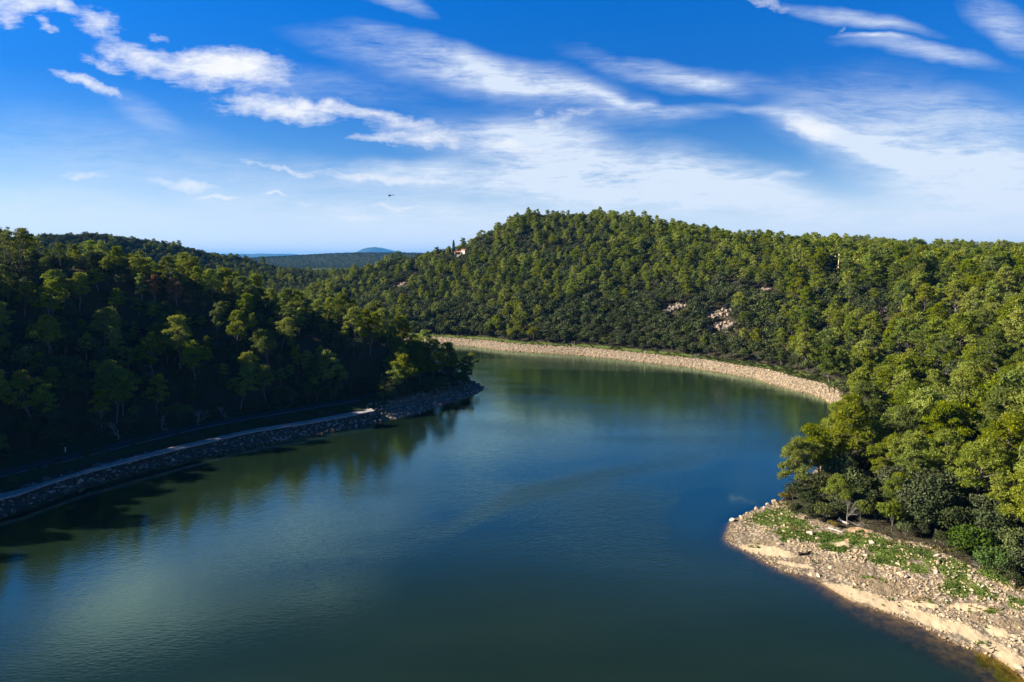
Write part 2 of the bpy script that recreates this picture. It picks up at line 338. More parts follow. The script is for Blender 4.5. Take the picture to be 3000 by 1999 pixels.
def foliage(name, c1, c2, c3, transl=0.35, rnd=0.35, scale=0.55):
    """c1..c2 vary from clump to clump, c3 is the tree-to-tree shift"""
    m, t, o = new_mat(name)
    oi = t.add('ShaderNodeObjectInfo'); g = t.add('ShaderNodeTexCoord').outputs['Object']
    n = t.noise(g, scale, 3, 0.6); geo = t.add('ShaderNodeNewGeometry')
    c = t.mix(t.mr(n, 0.3, 0.7), c1, c2)
    c = t.mix(t.mr(oi.outputs['Random'], 0.95 - rnd, 1.0, 0.0, 0.9), c, c3)
    r2 = t.math('FRACT', t.math('MULTIPLY', oi.outputs['Random'], 17.31)); r3 = t.math('FRACT', t.math('MULTIPLY', oi.outputs['Random'], 57.7))
    hs = t.add('ShaderNodeHueSaturation'); t.put(hs.inputs['Color'], c); isl = geo.outputs['Random Per Island']
    t.put(hs.inputs['Value'], t.math('MULTIPLY', t.mr(isl, 0, 1, 0.65, 1.35, False), t.mr(r3, 0, 1, 0.74, 1.18, False)))
    t.put(hs.inputs['Hue'], t.math('ADD', t.mr(isl, 0, 1, -0.010, 0.010, False), t.mr(r2, 0, 1, 0.491, 0.519, False)))
    t.put(hs.inputs['Saturation'], t.mr(r3, 0, 1, 1.02, 0.82, False))
    d = t.add('ShaderNodeBsdfDiffuse'); tr = t.add('ShaderNodeBsdfTranslucent'); gl = t.add('ShaderNodeBsdfGlossy'); gl.inputs['Roughness'].default_value = 0.5
    gl.inputs['Color'].default_value = (0.6, 0.7, 0.5, 1)
    t.l.new(hs.outputs[0], d.inputs[0]); t.l.new(hs.outputs[0], tr.inputs[0])
    mx = t.add('ShaderNodeMixShader'); mx.inputs[0].default_value = transl; t.l.new(d.outputs[0], mx.inputs[1]); t.l.new(tr.outputs[0], mx.inputs[2])
    m2 = t.add('ShaderNodeMixShader'); m2.inputs[0].default_value = 0.012; t.l.new(mx.outputs[0], m2.inputs[1]); t.l.new(gl.outputs[0], m2.inputs[2])
    t.l.new(m2.outputs[0], o.inputs[0]); return m
M = {}
M['pine'] = foliage('pine_needles', (0.165, 0.205, 0.005), (0.300, 0.325, 0.003), (0.105, 0.140, 0.014), 0.36, 0.45)
M['oak'] = foliage('holm_oak_leaves', (0.050, 0.062, 0.024), (0.090, 0.104, 0.034), (0.115, 0.140, 0.028), 0.18)
M['bush'] = foliage('bright_bush_leaves', (0.058, 0.120, 0.009), (0.105, 0.175, 0.012), (0.08, 0.14, 0.01), 0.35, scale=1.2)
M['yellow'] = foliage('yellowing_leaves', (0.20, 0.22, 0.012), (0.26, 0.25, 0.012), (0.17, 0.21, 0.012), 0.4, scale=1.2)
M['ochre'] = foliage('ochre_shrub_leaves', (0.20, 0.15, 0.01), (0.26, 0.18, 0.01), (0.15, 0.13, 0.02), 0.3, scale=1.2)
M['rust'] = foliage('dead_pine_needles', (0.26, 0.11, 0.035), (0.32, 0.15, 0.05), (0.2, 0.10, 0.04), 0.3)
M['verge'] = foliage('verge_scrub_leaves', (0.055, 0.075, 0.02), (0.10, 0.12, 0.03), (0.12, 0.12, 0.04), .25, scale=.8)
M['cypress'] = foliage('cypress_leaves', (0.018, 0.036, 0.016), (0.028, 0.05, 0.02), (0.02, 0.04, 0.018), 0.15)
M['grass'] = foliage('shore_grass_blades', (0.12, 0.175, 0.022), (0.17, 0.225, 0.030), (0.13, 0.18, 0.024), 0.4, scale=0.3)
M['drygrass'] = foliage('dry_grass_blades', (0.22, 0.19, 0.07), (0.30, 0.25, 0.09), (0.2, 0.18, 0.06), 0.3, scale=0.5)
M['bark'] = prin('pine_bark', (0.175, 0.15, 0.125), 0.9, 0.1, var=0.35, scale=2)
M['oakbark'] = prin('oak_bark', (0.11, 0.095, 0.08), 0.9, 0.1, var=0.3, scale=2)
M['greybark'] = prin('bare_grey_bark', (0.27, 0.245, 0.22), 0.9, 0.1, var=0.3, scale=2)
M['deadwood'] = prin('bleached_deadwood', (0.55, 0.50, 0.43), 0.9, 0.1, var=0.25, scale=2)
M['darkwood'] = prin('wet_dark_driftwood', (0.045, 0.038, 0.032), 0.8, 0.2, var=0.3, scale=3)
M['rock'] = prin('pale_limestone', (0.44, 0.34, 0.23), 0.9, 0.15, var=0.35, scale=1.3, bump=0.5)
M['stone'] = prin('shore_stones', (0.46, 0.345, 0.21), 0.9, 0.15, var=0.45, scale=0.35)
M['stoneW'] = prin('white_limestone', (0.45, 0.385, 0.30), 0.9, 0.15, var=0.2, scale=1.3, bump=0.5)
M['cliff'] = None

# terrain material: zones come from baked masks, broken up by noise
def terrain_mat():
    m, t, o = new_mat('terrain_ground'); b = t.add('ShaderNodeBsdfPrincipled'); t.l.new(b.outputs[0], o.inputs[0])
    b.inputs['Roughness'].default_value = 0.95; b.inputs['Specular IOR Level'].default_value = 0.1
    g = t.add('ShaderNodeTexCoord').outputs['Object']
    n1 = t.noise(g, 0.12, 5); n2 = t.noise(g, 0.9, 5, 0.6); n3 = t.noise(g, 4.5, 4, 0.6)
    floor = t.mix(n2, (0.040, 0.034, 0.022), (0.085, 0.066, 0.042))
    vo = t.add('ShaderNodeTexVoronoi'); t.put(vo.inputs['Vector'], g); vo.inputs['Scale'].default_value = 1.9
    vo2 = t.add('ShaderNodeTexVoronoi'); t.put(vo2.inputs['Vector'], g); vo2.inputs['Scale'].default_value = 0.8
    gravel = t.mix(t.mr(n3, 0.3, 0.7), (0.30, 0.235, 0.16), (0.60, 0.49, 0.36))
    gravel = t.mix(t.mr(vo.outputs['Distance'], 0.30, 0.62), gravel, (0.20, 0.155, 0.105))
    gravel = t.mix(t.mr(n1, 0.45, 0.75, 0, 0.35), gravel, (0.30, 0.26, 0.20))
    sand = t.mix(n2, (0.50, 0.385, 0.24), (0.62, 0.49, 0.32))
    sand = t.mix(t.mr(n3, 0.62, 0.75, 0, 0.5), sand, (0.36, 0.27, 0.17))
    soil = t.mix(n3, (0.22, 0.165, 0.105), (0.34, 0.26, 0.17))
    grass = t.mix(n3, (0.085, 0.125, 0.020), (0.16, 0.20, 0.045))
    clay = t.mix(n2, (0.42, 0.27, 0.155), (0.56, 0.39, 0.24))
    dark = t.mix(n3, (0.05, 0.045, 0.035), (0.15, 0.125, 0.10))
    scrub = t.mix(n3, (0.035, 0.05, 0.018), (0.065, 0.08, 0.028))
    c = t.mix(t.attr('m_scrub'), floor, scrub)
    def edge(a, lo=0.38, hi=0.62): return t.mr(t.math('ADD', t.attr(a), t.math('MULTIPLY', t.math('SUBTRACT', t.math('ADD', t.math('MULTIPLY', n2, 0.6), t.math('MULTIPLY', n3, 0.4)), 0.5), 1.0)), lo, hi)
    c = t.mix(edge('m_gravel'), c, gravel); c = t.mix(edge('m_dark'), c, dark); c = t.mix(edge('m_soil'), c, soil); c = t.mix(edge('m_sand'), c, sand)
    c = t.mix(edge('m_grass'), c, grass); c = t.mix(edge('m_clay'), c, clay)
    wet = t.attr('m_wet'); c = t.mix(t.math('MULTIPLY', wet, 0.6), c, t.mix(1.0, c, (0.45, 0.34, 0.18), 'MULTIPLY'))
    c = t.mix(t.math('MULTIPLY', t.attr('m_bed'), 0.92), c, t.mix(t.mr(n2, 0.38, 0.62), (0.050, 0.042, 0.010), (0.20, 0.145, 0.045)))
    t.put(b.inputs['Base Color'], c)
    bp = t.add('ShaderNodeBump'); bp.inputs['Strength'].default_value = 0.9; bp.inputs['Distance'].default_value = 0.35
    hgt = t.math('ADD', t.math('MULTIPLY', vo.outputs['Distance'], -0.6), t.math('ADD', n3, t.math('MULTIPLY', vo2.outputs['Distance'], -0.9)))
    t.put(bp.inputs['Height'], t.math('MULTIPLY', hgt, t.math('SUBTRACT', 1.0, t.math('MULTIPLY', t.attr('m_sand'), 0.9)))); t.l.new(bp.outputs[0], b.inputs['Normal'])
    return m

# masks drawn from the photo: (px, py, rx, ry, rot) ellipses at their place on the shore
E_GRASS = [(2265, 1515, 62, 22, -8), (2330, 1535, 40, 14, 8), (2345, 1570, 75, 14, 9), (2420, 1575, 60, 14, 4), (2300, 1555, 24, 10, 0), (2530, 1580, 62, 22, 6), (2600, 1605, 70, 24, 8), (2600, 1640, 60, 18, 5), (2460, 1612, 30, 9, 0),
           (2420, 1602, 28, 9, 0), (2690, 1620, 60, 16, 10), (2680, 1665, 45, 14, 10), (2800, 1675, 55, 30, 25), (2800, 1725, 42, 24, 12), (2880, 1730, 45, 20, 20), (2745, 1650, 50, 14, 15), (2540, 1690, 22, 5, 5), (2905, 1790, 18, 9, 0), (2985, 1770, 32, 16, 0), (2920, 1690, 60, 16, 20), (2300, 1583, 14, 6, 0)]
E_SAND = [(2240, 1612, 70, 14, 8), (2300, 1625, 30, 9, 8), (2500, 1740, 95, 20, 15), (2600, 1775, 80, 17, 16), (2720, 1815, 90, 18, 24), (2830, 1850, 75, 17, 26), (2900, 1890, 75, 18, 26), (2960, 1930, 60, 22, 30), (2700, 1770, 70, 9, 6), (2840, 1780, 60, 12, 5), (2920, 1850, 40, 14, 20), (2330, 1655, 60, 6, 10), (2460, 1600, 26, 12, -20), (2438, 1617, 18, 5, -20)]
E_SOIL = [(2480, 1665, 60, 16, 8), (2600, 1720, 60, 22, 5), (2560, 1700, 60, 14, 5), (2860, 1815, 40, 12, 10), (2690, 1755, 50, 12, 5), (2960, 1830, 50, 20, 10), (2340, 1640, 30, 8, 5), (2240, 1590, 50, 8, 0)]
E_CLAY = [(2520, 1556, 38, 10, 6), (2545, 1570, 22, 6, 10), (2500, 1385, 22, 7, 10), (2490, 1365, 18, 5, 0), (2660, 1420, 18, 7, 0), (2715, 1485, 28, 9, 0), (2725, 1515, 34, 7, 0), (2480, 1585, 10, 6, -40)]
def emask(lst, px, py):
    m = np.zeros(px.shape)
    for cx, cy, rx, ry, a in lst:
        ca, sa = math.cos(rad(a)), math.sin(rad(a)); dx, dy = px - cx, py - cy
        q = np.hypot((dx * ca + dy * sa) / rx, (-dx * sa + dy * ca) / ry); m = np.maximum(m, np.clip(1.5 - q, 0, 1))
    return m
def masks(x, y, z):
    d = sdist(x, y); px, py = pix(x, y, z); L = zone_left(x, y)
    near = (np.hypot(x - 46, y - 95) < 48) & (y < 140) & (x > 20)
    far = ~L & ~near & (y > 130) & (y < 420)
    bankw = np.where(far, 7.2, np.where(near, 40, 0))
    gravel = np.where(far, 1 - sstep(6.2, 8.2, d), 0)
    # spit: bare shore up to the tree edge
    edge_px = np.interp(px, [2100, 2290, 2330, 2400, 2470, 2540, 2620, 2700, 2800, 2880, 2950, 3050], [1400, 1468, 1500, 1528, 1552, 1556, 1580, 1592, 1640, 1680, 1712, 1740])
    gravel = np.where(near, sstep(-12, 8, py - edge_px), gravel)
    tipw = sstep(-42, -34, x) * L
    gravel = np.where(L, tipw * (1 - sstep(9, 12, d)) * 0.75, gravel)
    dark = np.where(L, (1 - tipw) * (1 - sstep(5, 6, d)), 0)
    scrub = np.where(L & (d > 7) & (d < 24), 1.0, np.where(far & (d > 7) & (d < 15), 1.0, 0.15))
    scrub = np.where(np.hypot(x, y) > 1000, 1.0, scrub)
    gr = np.where(near, emask(E_GRASS, px, py), np.where(far, 0.75 * sstep(7, 9, d) * (1 - sstep(13, 16, d)), 0))
    sa = np.where(near, emask(E_SAND, px, py), 0); so = np.where(near, emask(E_SOIL, px, py), 0); cl = np.where(near, emask(E_CLAY, px, py), 0)
    wet = (1 - sstep(0.0, 0.9, d)) * (d > -40)
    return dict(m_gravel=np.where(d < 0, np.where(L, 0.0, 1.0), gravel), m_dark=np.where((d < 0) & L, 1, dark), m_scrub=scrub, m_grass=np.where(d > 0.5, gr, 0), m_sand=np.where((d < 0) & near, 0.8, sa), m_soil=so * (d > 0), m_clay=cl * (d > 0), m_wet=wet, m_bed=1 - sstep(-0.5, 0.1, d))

# ------------------------------------------------------------------ the ground: one sheet to the horizon (fan grid, finer close by)
def build_terrain():
    az = np.radians(np.concatenate([np.linspace(-85, -42, 110)[:-1], np.linspace(-42, 42, 760), np.linspace(42, 85, 110)[1:]]))
    r = [26.0]
    while r[-1] < 1150: r.append(r[-1] * (1.0052 if r[-1] < 170 else 1.0068))
    while r[-1] < 24000: r.append(r[-1] * 1.022)
    r = np.array(r); A, R = np.meshgrid(az, r); X = (R * np.sin(A)).ravel(); Y = (R * np.cos(A)).ravel()
    Z = terrain(X, Y); nr, na = A.shape
    i = (np.arange(nr - 1)[:, None] * na + np.arange(na - 1)[None]).ravel()
    Q = np.stack([i, i + 1, i + na + 1, i + na], 1)
    me = mk_mesh('terrain', np.stack([X, Y, Z], 1), [Q], [terrain_mat()], None, True)
    for k, v in masks(X, Y, Z).items(): addattr(me, k, v)
    o = link('terrain', me); tag(o, kind='structure')
build_terrain()

# ------------------------------------------------------------------ water
def water_mat():
    m, t, o = new_mat('lake_water'); g = t.add('ShaderNodeTexCoord').outputs['Object']
    dep = t.attr('depth')
    tint = (0.72, 0.58, 0.16)
    tr = t.add('ShaderNodeBsdfTransparent')
    t.put(tr.inputs[0], t.mix(t.mr(dep, 0.0, 1.6), (0.9, 0.82, 0.55), tint))
    di = t.add('ShaderNodeBsdfDiffuse')
    murk = t.noise(t.mapping(g, scale=(0.012, 0.03, 1)), 1.0, 3)
    t.put(di.inputs[0], t.mix(t.mr(murk, 0.35, 0.65), (0.0085, 0.0195, 0.0105), (0.014, 0.027, 0.0135)))
    op = t.math('SUBTRACT', 1.0, t.math('POWER', 2.718, t.math('MULTIPLY', dep, -0.95)))
    body = t.add('ShaderNodeMixShader'); t.put(body.inputs[0], op); t.l.new(tr.outputs[0], body.inputs[1]); t.l.new(di.outputs[0], body.inputs[2])
    # ripples: breeze-ruffled water with calm patches
    rip = t.noise(t.mapping(g, rot=(0, 0, rad(12)), scale=(0.55, 1.5, 1)), 1.7, 3, 0.6, 0.3)
    rip2 = t.noise(t.mapping(g, rot=(0, 0, rad(-20)), scale=(0.8, 1.2, 1)), 0.45, 3, 0.55)
    calm = t.attr('calm'); ruff = t.attr('ruffle')
    bp = t.add('ShaderNodeBump'); bp.inputs['Distance'].default_value = 0.25
    t.put(bp.inputs['Strength'], t.math('MULTIPLY', t.math('ADD', 0.055, t.math('MULTIPLY', ruff, 0.20)), t.math('SUBTRACT', 1.0, t.math('MULTIPLY', calm, 0.95))))
    t.put(bp.inputs['Height'], t.math('ADD', rip, t.math('MULTIPLY', rip2, 0.8)))
    gl = t.add('ShaderNodeBsdfGlossy'); t.l.new(bp.outputs[0], gl.inputs['Normal']); gl.inputs['Color'].default_value = (0.70, 0.98, 0.80, 1)
    t.put(gl.inputs['Roughness'], t.math('ADD', 0.015, t.math('MULTIPLY', t.math('ADD', ruff, 0.12), t.math('MULTIPLY', t.math('SUBTRACT', 1.0, calm), 0.09))))
    ge = t.add('ShaderNodeNewGeometry'); dt = t.add('ShaderNodeVectorMath', operation='DOT_PRODUCT'); t.l.new(bp.outputs[0], dt.inputs[0]); t.l.new(ge.outputs['Incoming'], dt.inputs[1])
    cs = t.math('ABSOLUTE', dt.outputs['Value']); fr_ = t.math('ADD', 0.02, t.math('MULTIPLY', 0.98, t.math('POWER', t.math('SUBTRACT', 1.0, cs, clamp=True), 2.75)))
    mx = t.add('ShaderNodeMixShader'); t.put(mx.inputs[0], fr_); t.l.new(body.outputs[0], mx.inputs[1]); t.l.new(gl.outputs[0], mx.inputs[2])
    t.l.new(mx.outputs[0], o.inputs[0]); return m
def build_water():
    xs = np.arange(-330, 180.1, 1.5); ys = np.arange(-110, 440.1, 1.5); X, Y = np.meshgrid(xs, ys); X = X.ravel(); Y = Y.ravel()
    n, k = len(ys), len(xs); i = (np.arange(n - 1)[:, None] * k + np.arange(k - 1)[None]).ravel()
    me = mk_mesh('lake_water', np.stack([X, Y, 0 * X], 1), [np.stack([i, i + 1, i + k + 1, i + k], 1)], [water_mat()], None, True)
    addattr(me, 'depth', np.maximum(-terrain(X, Y), 0))
    px, py = pix(X, Y, 0 * X)
    wob = 60 * (fbm(X / 9, Y / 9, 4) - 0.5); wo2 = 60 * (fbm(X / 7 + 9, Y / 7, 4) - 0.5)
    q = np.hypot((px - 2120 + wob) / 175, (py - 1535 + wo2) / 130)
    cres = (1 - sstep(0.66, 1.12, q)) * sstep(-10, 16, py + wo2 * .4 - (1405 + np.maximum(px - 2060, 0) * 0.42 + np.maximum(2060 - px, 0) * .1))
    near = sstep(0.35, 0.65, fbm(X / 40 + 3, Y / 40, 3)) * 0.3
    addattr(me, 'calm', np.clip(np.maximum(np.maximum(cres, near), sstep(30, 8, np.hypot(X - 48, Y - 78)) * sstep(1600, 1680, py)), 0, 1))
    ln = np.interp(px, [-500, 300, 900, 1300, 1500, 1700, 1900, 2100, 3000], [1900, 1720, 1620, 1560, 1460, 1405, 1370, 1345, 1300])
    streak = np.exp(-((py - ln) / 24) ** 2) * sstep(700, 1500, px) * (1 - sstep(1950, 2150, px))
    broad = sstep(0.40, 0.66, fbm(X / 70 + 0.4 * Y / 70, Y / 26, 3)); side = sstep(-30, 60, ln - py) * 0.10 * sstep(500, 1200, px) + sstep(1450, 1750, px) * sstep(0, 80, py - ln) * 0.28
    addattr(me, 'ruffle', np.clip(0.8 * streak + 0.45 * broad + side, 0, 1))
    tag(link('lake_water', me), kind='structure')
build_water()

# ------------------------------------------------------------------ plants: prototypes
def unit(v): return v / (np.linalg.norm(v, axis=-1, keepdims=True) + 1e-9)
def leaf_quads(rng, C, O, L, Wd, spread=0.7, k=3, up=0.25, flat=False):
    """k narrow leaf sprays per point C, pointing roughly along O"""
    n = len(C); C = np.repeat(C, k, 0); O = np.repeat(O, k, 0)
    N = unit(O + rng.normal(0, 0.55, (n * k, 3)) + np.array([0, 0, 0.15])); shell = rng.random((n * k, 1)) < 0.62
    axr = unit(O + rng.normal(0, spread, (n * k, 3)) + np.array([0, 0, up])); axt = unit(np.cross(N, rng.normal(0, 1, (n * k, 3))))
    ax = np.where(shell, axt, axr); sd_ = np.where(shell, unit(np.cross(N, axt)), unit(np.cross(axr, rng.normal(0, 1, (n * k, 3)))))
    ln = L * rng.uniform(0.7, 1.3, (n * k, 1)); wd = Wd * rng.uniform(0.7, 1.3, (n * k, 1))
    b = C + rng.normal(0, L * 0.15, C.shape); a0 = b - ax * ln * 0.3; a1 = b + ax * ln * 0.7; mid = b + ax * ln * 0.15
    V = np.stack([a0, mid + sd_ * wd * 0.5, a1, mid - sd_ * wd * 0.5], 1).reshape(-1, 3)
    i = np.arange(n * k)[:, None] * 4; return V, i + np.arange(4)[None]
def bend(rng, p0, p1, n, wob, sag=0.0):
    t = np.linspace(0, 1, n)[:, None]; p = p0 * (1 - t) + p1 * t
    o = rng.normal(0, wob, (n, 3)); o[0] = 0; o[-1] *= 0.3; p = p + o; p[:, 2] += sag * (4 * t * (1 - t))[:, 0]; return p
def gen_pine(seed, H, ncl, ntuft, L, Wd, k=3, lean=0.12, twigs=8, slim=1.0, cb=0.42, sides=5, puff=1.0):
    """Aleppo-like pine: bent trunk, rising limbs, cloud-shaped pads of needles"""
    rng = np.random.default_rng(seed); tb = MB()
    la = rng.uniform(0, 6.28); lv = rng.uniform(0.2, 1) * lean * H
    top = np.array([math.cos(la) * lv, math.sin(la) * lv, H * 0.9])
    tr = bend(rng, np.array([0, 0, -0.6]), top, 8, H * 0.012); tr[0, :2] = 0
    r0 = H * 0.017; tb.tube(tr, np.linspace(r0, r0 * 0.25, 8), sides)
    def tk(f): 
        z = f * H * 0.9; return np.array([np.interp(z, tr[:, 2], tr[:, i]) for i in range(3)])
    Cs = []; Os = []
    ph = rng.uniform(0, 6.28)
    for i in range(ncl):
        f = cb + (1.0 - cb) * (i + 0.5 + rng.uniform(-.3, .3)) / ncl
        shp = math.sin(math.pi * min(1, 0.16 + 0.86 * ((f - cb) / (1 - cb)) ** 0.8)) ** 0.75
        rr = H * 0.255 * slim * shp * rng.uniform(0.35, 1.25); ph += 2.4 + rng.uniform(-.5, .5)
        ax = tk(min(f, 0.98)); c = ax + np.array([math.cos(ph) * rr, math.sin(ph) * rr, rng.uniform(-.02, .05) * H])
        c[2] = f * H * 0.95
        st = tk(max(cb * 0.75, f - 0.16)); tb.tube(bend(rng, st, c, 5, H * 0.008, -0.02 * H), np.linspace(r0 * 0.36, r0 * 0.1, 5), 4)
        rh = puff * H * rng.uniform(0.075, 0.145) * (0.8 + 0.3 * slim); rv = rh * rng.uniform(0.55, 0.85)
        sub = rng.integers(3, 6)      # each pad is a cluster of rounded puffs
        for s in range(sub):
            q = unit(rng.normal(0, 1, 3)); q[2] *= 0.5; cc = c + q * np.array([rh, rh, rv]) * 0.6; r1 = rh * rng.uniform(0.45, 0.7)
            n = max(4, int(ntuft / (ncl * sub)))
            d = unit(rng.normal(0, 1, (n, 3))); d[:, 2] = np.where(d[:, 2] < -0.3, -d[:, 2], d[:, 2])
            Cs.append(cc + d * r1 * np.array([1, 1, 0.72]) * rng.uniform(0.75, 1.05, (n, 1))); Os.append(d)
        for _ in range(int(twigs)):
            e = c + unit(rng.normal(0, 1, 3)) * np.array([rh, rh, rv * 0.6]); tb.tube(bend(rng, ax * 0.35 + c * 0.65, e, 3, 0.04), [r0 * 0.09, r0 * 0.06, r0 * 0.03], 3)
    for _ in range(3 if twigs else 0):     # dead lower snags
        f = rng.uniform(0.25, cb); a = rng.uniform(0, 6.28); s = tk(f); e = s + np.array([math.cos(a), math.sin(a), rng.uniform(-.1, .4)]) * H * rng.uniform(.08, .17)
        tb.tube(bend(rng, s, e, 4, 0.08), np.linspace(r0 * .2, r0 * .05, 4), 3)
    V, Q = leaf_quads(rng, np.concatenate(Cs), np.concatenate(Os), L, Wd, 0.55, k)
    return tb, V, Q
def gen_round(seed, H, R, nb, ntuft, L, Wd, k=2, base=0.12, flatten=1.0):
    """dense rounded broadleaf crown (holm oak, bush) of many lumps"""
    rng = np.random.default_rng(seed); tb = MB(); r0 = max(0.05, H * 0.02); Cs = []; Os = []
    tr = bend(rng, np.array([0, 0, -0.5]), np.array([rng.normal(0, .1) * H, rng.normal(0, .1) * H, H * 0.6]), 5, H * 0.02); tr[0, :2] = 0
    tb.tube(tr, np.linspace(r0, r0 * .4, 5), 5)
    for i in range(nb):
        d = unit(rng.normal(0, 1, 3)); d[2] = abs(d[2]) * 1.15 - 0.25
        rr = rng.uniform(0.45, 0.78); c = np.array([d[0] * R * rr, d[1] * R * rr, H * (base + 0.42) + d[2] * H * 0.42 * rr * flatten])
        if i % 2 == 0: tb.tube(bend(rng, tr[rng.integers(1, 5)], c, 4, H * .015), np.linspace(r0 * .4, r0 * .1, 4), 3)
        r1 = R * rng.uniform(0.26, 0.42); n = max(4, ntuft // nb); q = unit(rng.normal(0, 1, (n, 3)))
        q[:, 2] = np.where(q[:, 2] < -0.5, -q[:, 2], q[:, 2])
        Cs.append(c + q * r1 * np.array([1, 1, 0.85]) * rng.uniform(0.7, 1.08, (n, 1))); Os.append(q)
    V, Q = leaf_quads(rng, np.concatenate(Cs), np.concatenate(Os), L, Wd, 0.8, k, 0.1)
    return tb, V, Q
def gen_spire(seed, H, R, n, L, Wd, open_=0.0):
    rng = np.random.default_rng(seed); tb = MB(); tb.tube(np.array([[0, 0, -.5], [0, 0, H * .5], [0, 0, H * .97]]), [H * .014, H * .009, .02], 5)
    t = rng.uniform(0.04, 1, n) ** 1.1; a = rng.uniform(0, 6.28, n)
    if open_:   # whorled branches with gaps
        lev = np.round(t * 9) / 9; t = np.clip(lev + rng.normal(0, .016, n), .05, 1); a = np.round(a / 6.28 * 7) / 7 * 6.28 + lev * 5 + rng.normal(0, .25, n)
        rr = R * (1.05 - t) ** 0.75 * rng.uniform(0.05, 1, n) ** .7
    else: rr = R * np.sin(np.clip(np.pi * (0.10 + 0.90 * t), 0, np.pi)) ** 0.7 * rng.uniform(0.7, 1.05, n)
    C = np.stack([np.cos(a) * rr, np.sin(a) * rr, t * H], 1); O = np.stack([np.cos(a), np.sin(a), np.full(n, 0.9 if not open_ else 0.2)], 1)
    V, Q = leaf_quads(rng, C, unit(O), L, Wd, 0.35, 2, 0.3); return tb, V, Q
def gen_bare(seed, H, spread=0.5, lev=4, nb=3, r0=None):
    rng = np.random.default_rng(seed); tb = MB(); r0 = r0 or H * 0.018
    def grow(p, d, ln, r, l):
        e = p + d * ln; tb.tube(bend(rng, p, e, 4, ln * 0.05), np.linspace(r, r * 0.6, 4), 5 if l == lev else 3)
        if l == 0: return
        for _ in range(nb + (rng.random() < .5)):
            nd = unit(d + rng.normal(0, spread, 3) + np.array([0, 0, .12])); grow(p + d * ln * rng.uniform(.55, 1.0), nd, ln * rng.uniform(.55, .8), r * .55, l - 1)
    grow(np.array([0, 0, -.3]), unit(np.array([rng.normal(0, .15), rng.normal(0, .15), 1])), H * 0.36, r0, lev)
    return tb

class Proto:
    """meshes shared by every copy of one plant form"""
    def __init__(s, name, tb, V, Q, mleaf, mbark, H, swell=True):
        s.trunk = tb.mesh(name + '_trunk', mbark, True); s.crown = mk_mesh(name + '_crown', V, [Q], [mleaf]); s.H = H
def joined(name, tb, V, Q, mleaf, mbark):
    tv = np.concatenate(tb.V); tq = np.concatenate(tb.Q)
    me = mk_mesh(name, np.concatenate([tv, V]), [tq, Q + len(tv)], [mbark, mleaf], np.concatenate([np.zeros(len(tq)), np.ones(len(Q))]))
    o = bpy.data.objects.new(name, me); return o     # not linked: only a source for the wood's instances

PH = 10.0
hero = [Proto('pine', *gen_pine(100 + i, PH, 21 + 2 * (i % 3), 3800, 0.36, 0.09, 4, 0.34, 7, 1.08, 0.40 + 0.05 * (i % 3), 6), M['pine'], M['bark'], PH) for i in range(5)]
mid = [Proto('pine', *gen_pine(200 + i, PH, 15 + 2 * (i % 4), 1600, 0.45, 0.14, 3, 0.26, 3, 0.78 + 0.13 * (i % 3), 0.36 + 0.05 * (i % 4)), M['pine'], M['bark'], PH) for i in range(8)]
far_pine = [joined('pine', *gen_pine(300 + i, PH, 12 + i % 3, 560, 0.70, 0.27, 2, 0.14, 0, 0.72 + 0.12 * (i % 3), 0.34 + 0.06 * (i % 3), 3), M['pine'], M['bark']) for i in range(8)]
far_oak = [joined('oak', *gen_round(400 + i, 6.0, 3.1, 18, 420, 0.62, 0.45, 1), M['oak'], M['oakbark']) for i in range(6)]
mid_oak = [Proto('oak', *gen_round(450 + i, 6.0, 3.1, 26, 1500, 0.36, 0.24, 2), M['oak'], M['oakbark'], 6.0) for i in range(5)]
bushes = [Proto('bush', *gen_round(500 + i, 3.0, 2.0, 22, 1500, 0.24, 0.16, 2, 0.05), M['bush'], M['oakbark'], 3.0) for i in range(2)]
ylw = [Proto('yellow', *gen_round(520 + i, 5.0, 2.0, 20, 1100, 0.26, 0.18, 2, 0.12), M['yellow'], M['oakbark'], 5.0) for i in range(2)]
och = [Proto('ochre', *gen_round(540, 1.4, 1.0, 12, 500, 0.18, 0.10, 2, 0.02), M['ochre'], M['oakbark'], 1.4)]
rustp = [Proto('rust', *gen_pine(600 + i, PH, 9, 700, 0.6, 0.17, 3, 0.1, 6, 0.9, 0.4), M['rust'], M['bark'], PH) for i in range(1)]
bare = [gen_bare(700 + i, 5.0, 0.5, 4, 3).mesh('bare', M['greybark'], True) for i in range(3)]
white_bare = [gen_bare(720 + i, 5.0, 0.55, 3, 3, 0.085).mesh('bleached', M['deadwood'], True) for i in range(3)]

def plant(name, pr, x, y, z, sc, rz, label, cat, group=None, lean=(0, 0)):
    r = empty(name, (x, y, z), rz, sc); r.rotation_euler = (Matrix.Rotation(lean[1], 3, 'Y') @ Matrix.Rotation(lean[0], 3, 'X') @ Matrix.Rotation(rz, 3, 'Z')).to_euler()
    link('trunk', pr.trunk, r); link('crown', pr.crown, r)
    tag(r, label, cat, group); return r
def plain(name, me, x, y, z, sc, rz, label, cat, group=None):
    o = link(name, me, None, (x, y, z - 0.1)); o.scale = (sc,) * 3 if not isinstance(sc, tuple) else sc; o.rotation_euler = (0, 0, rz); tag(o, label, cat, group); return o

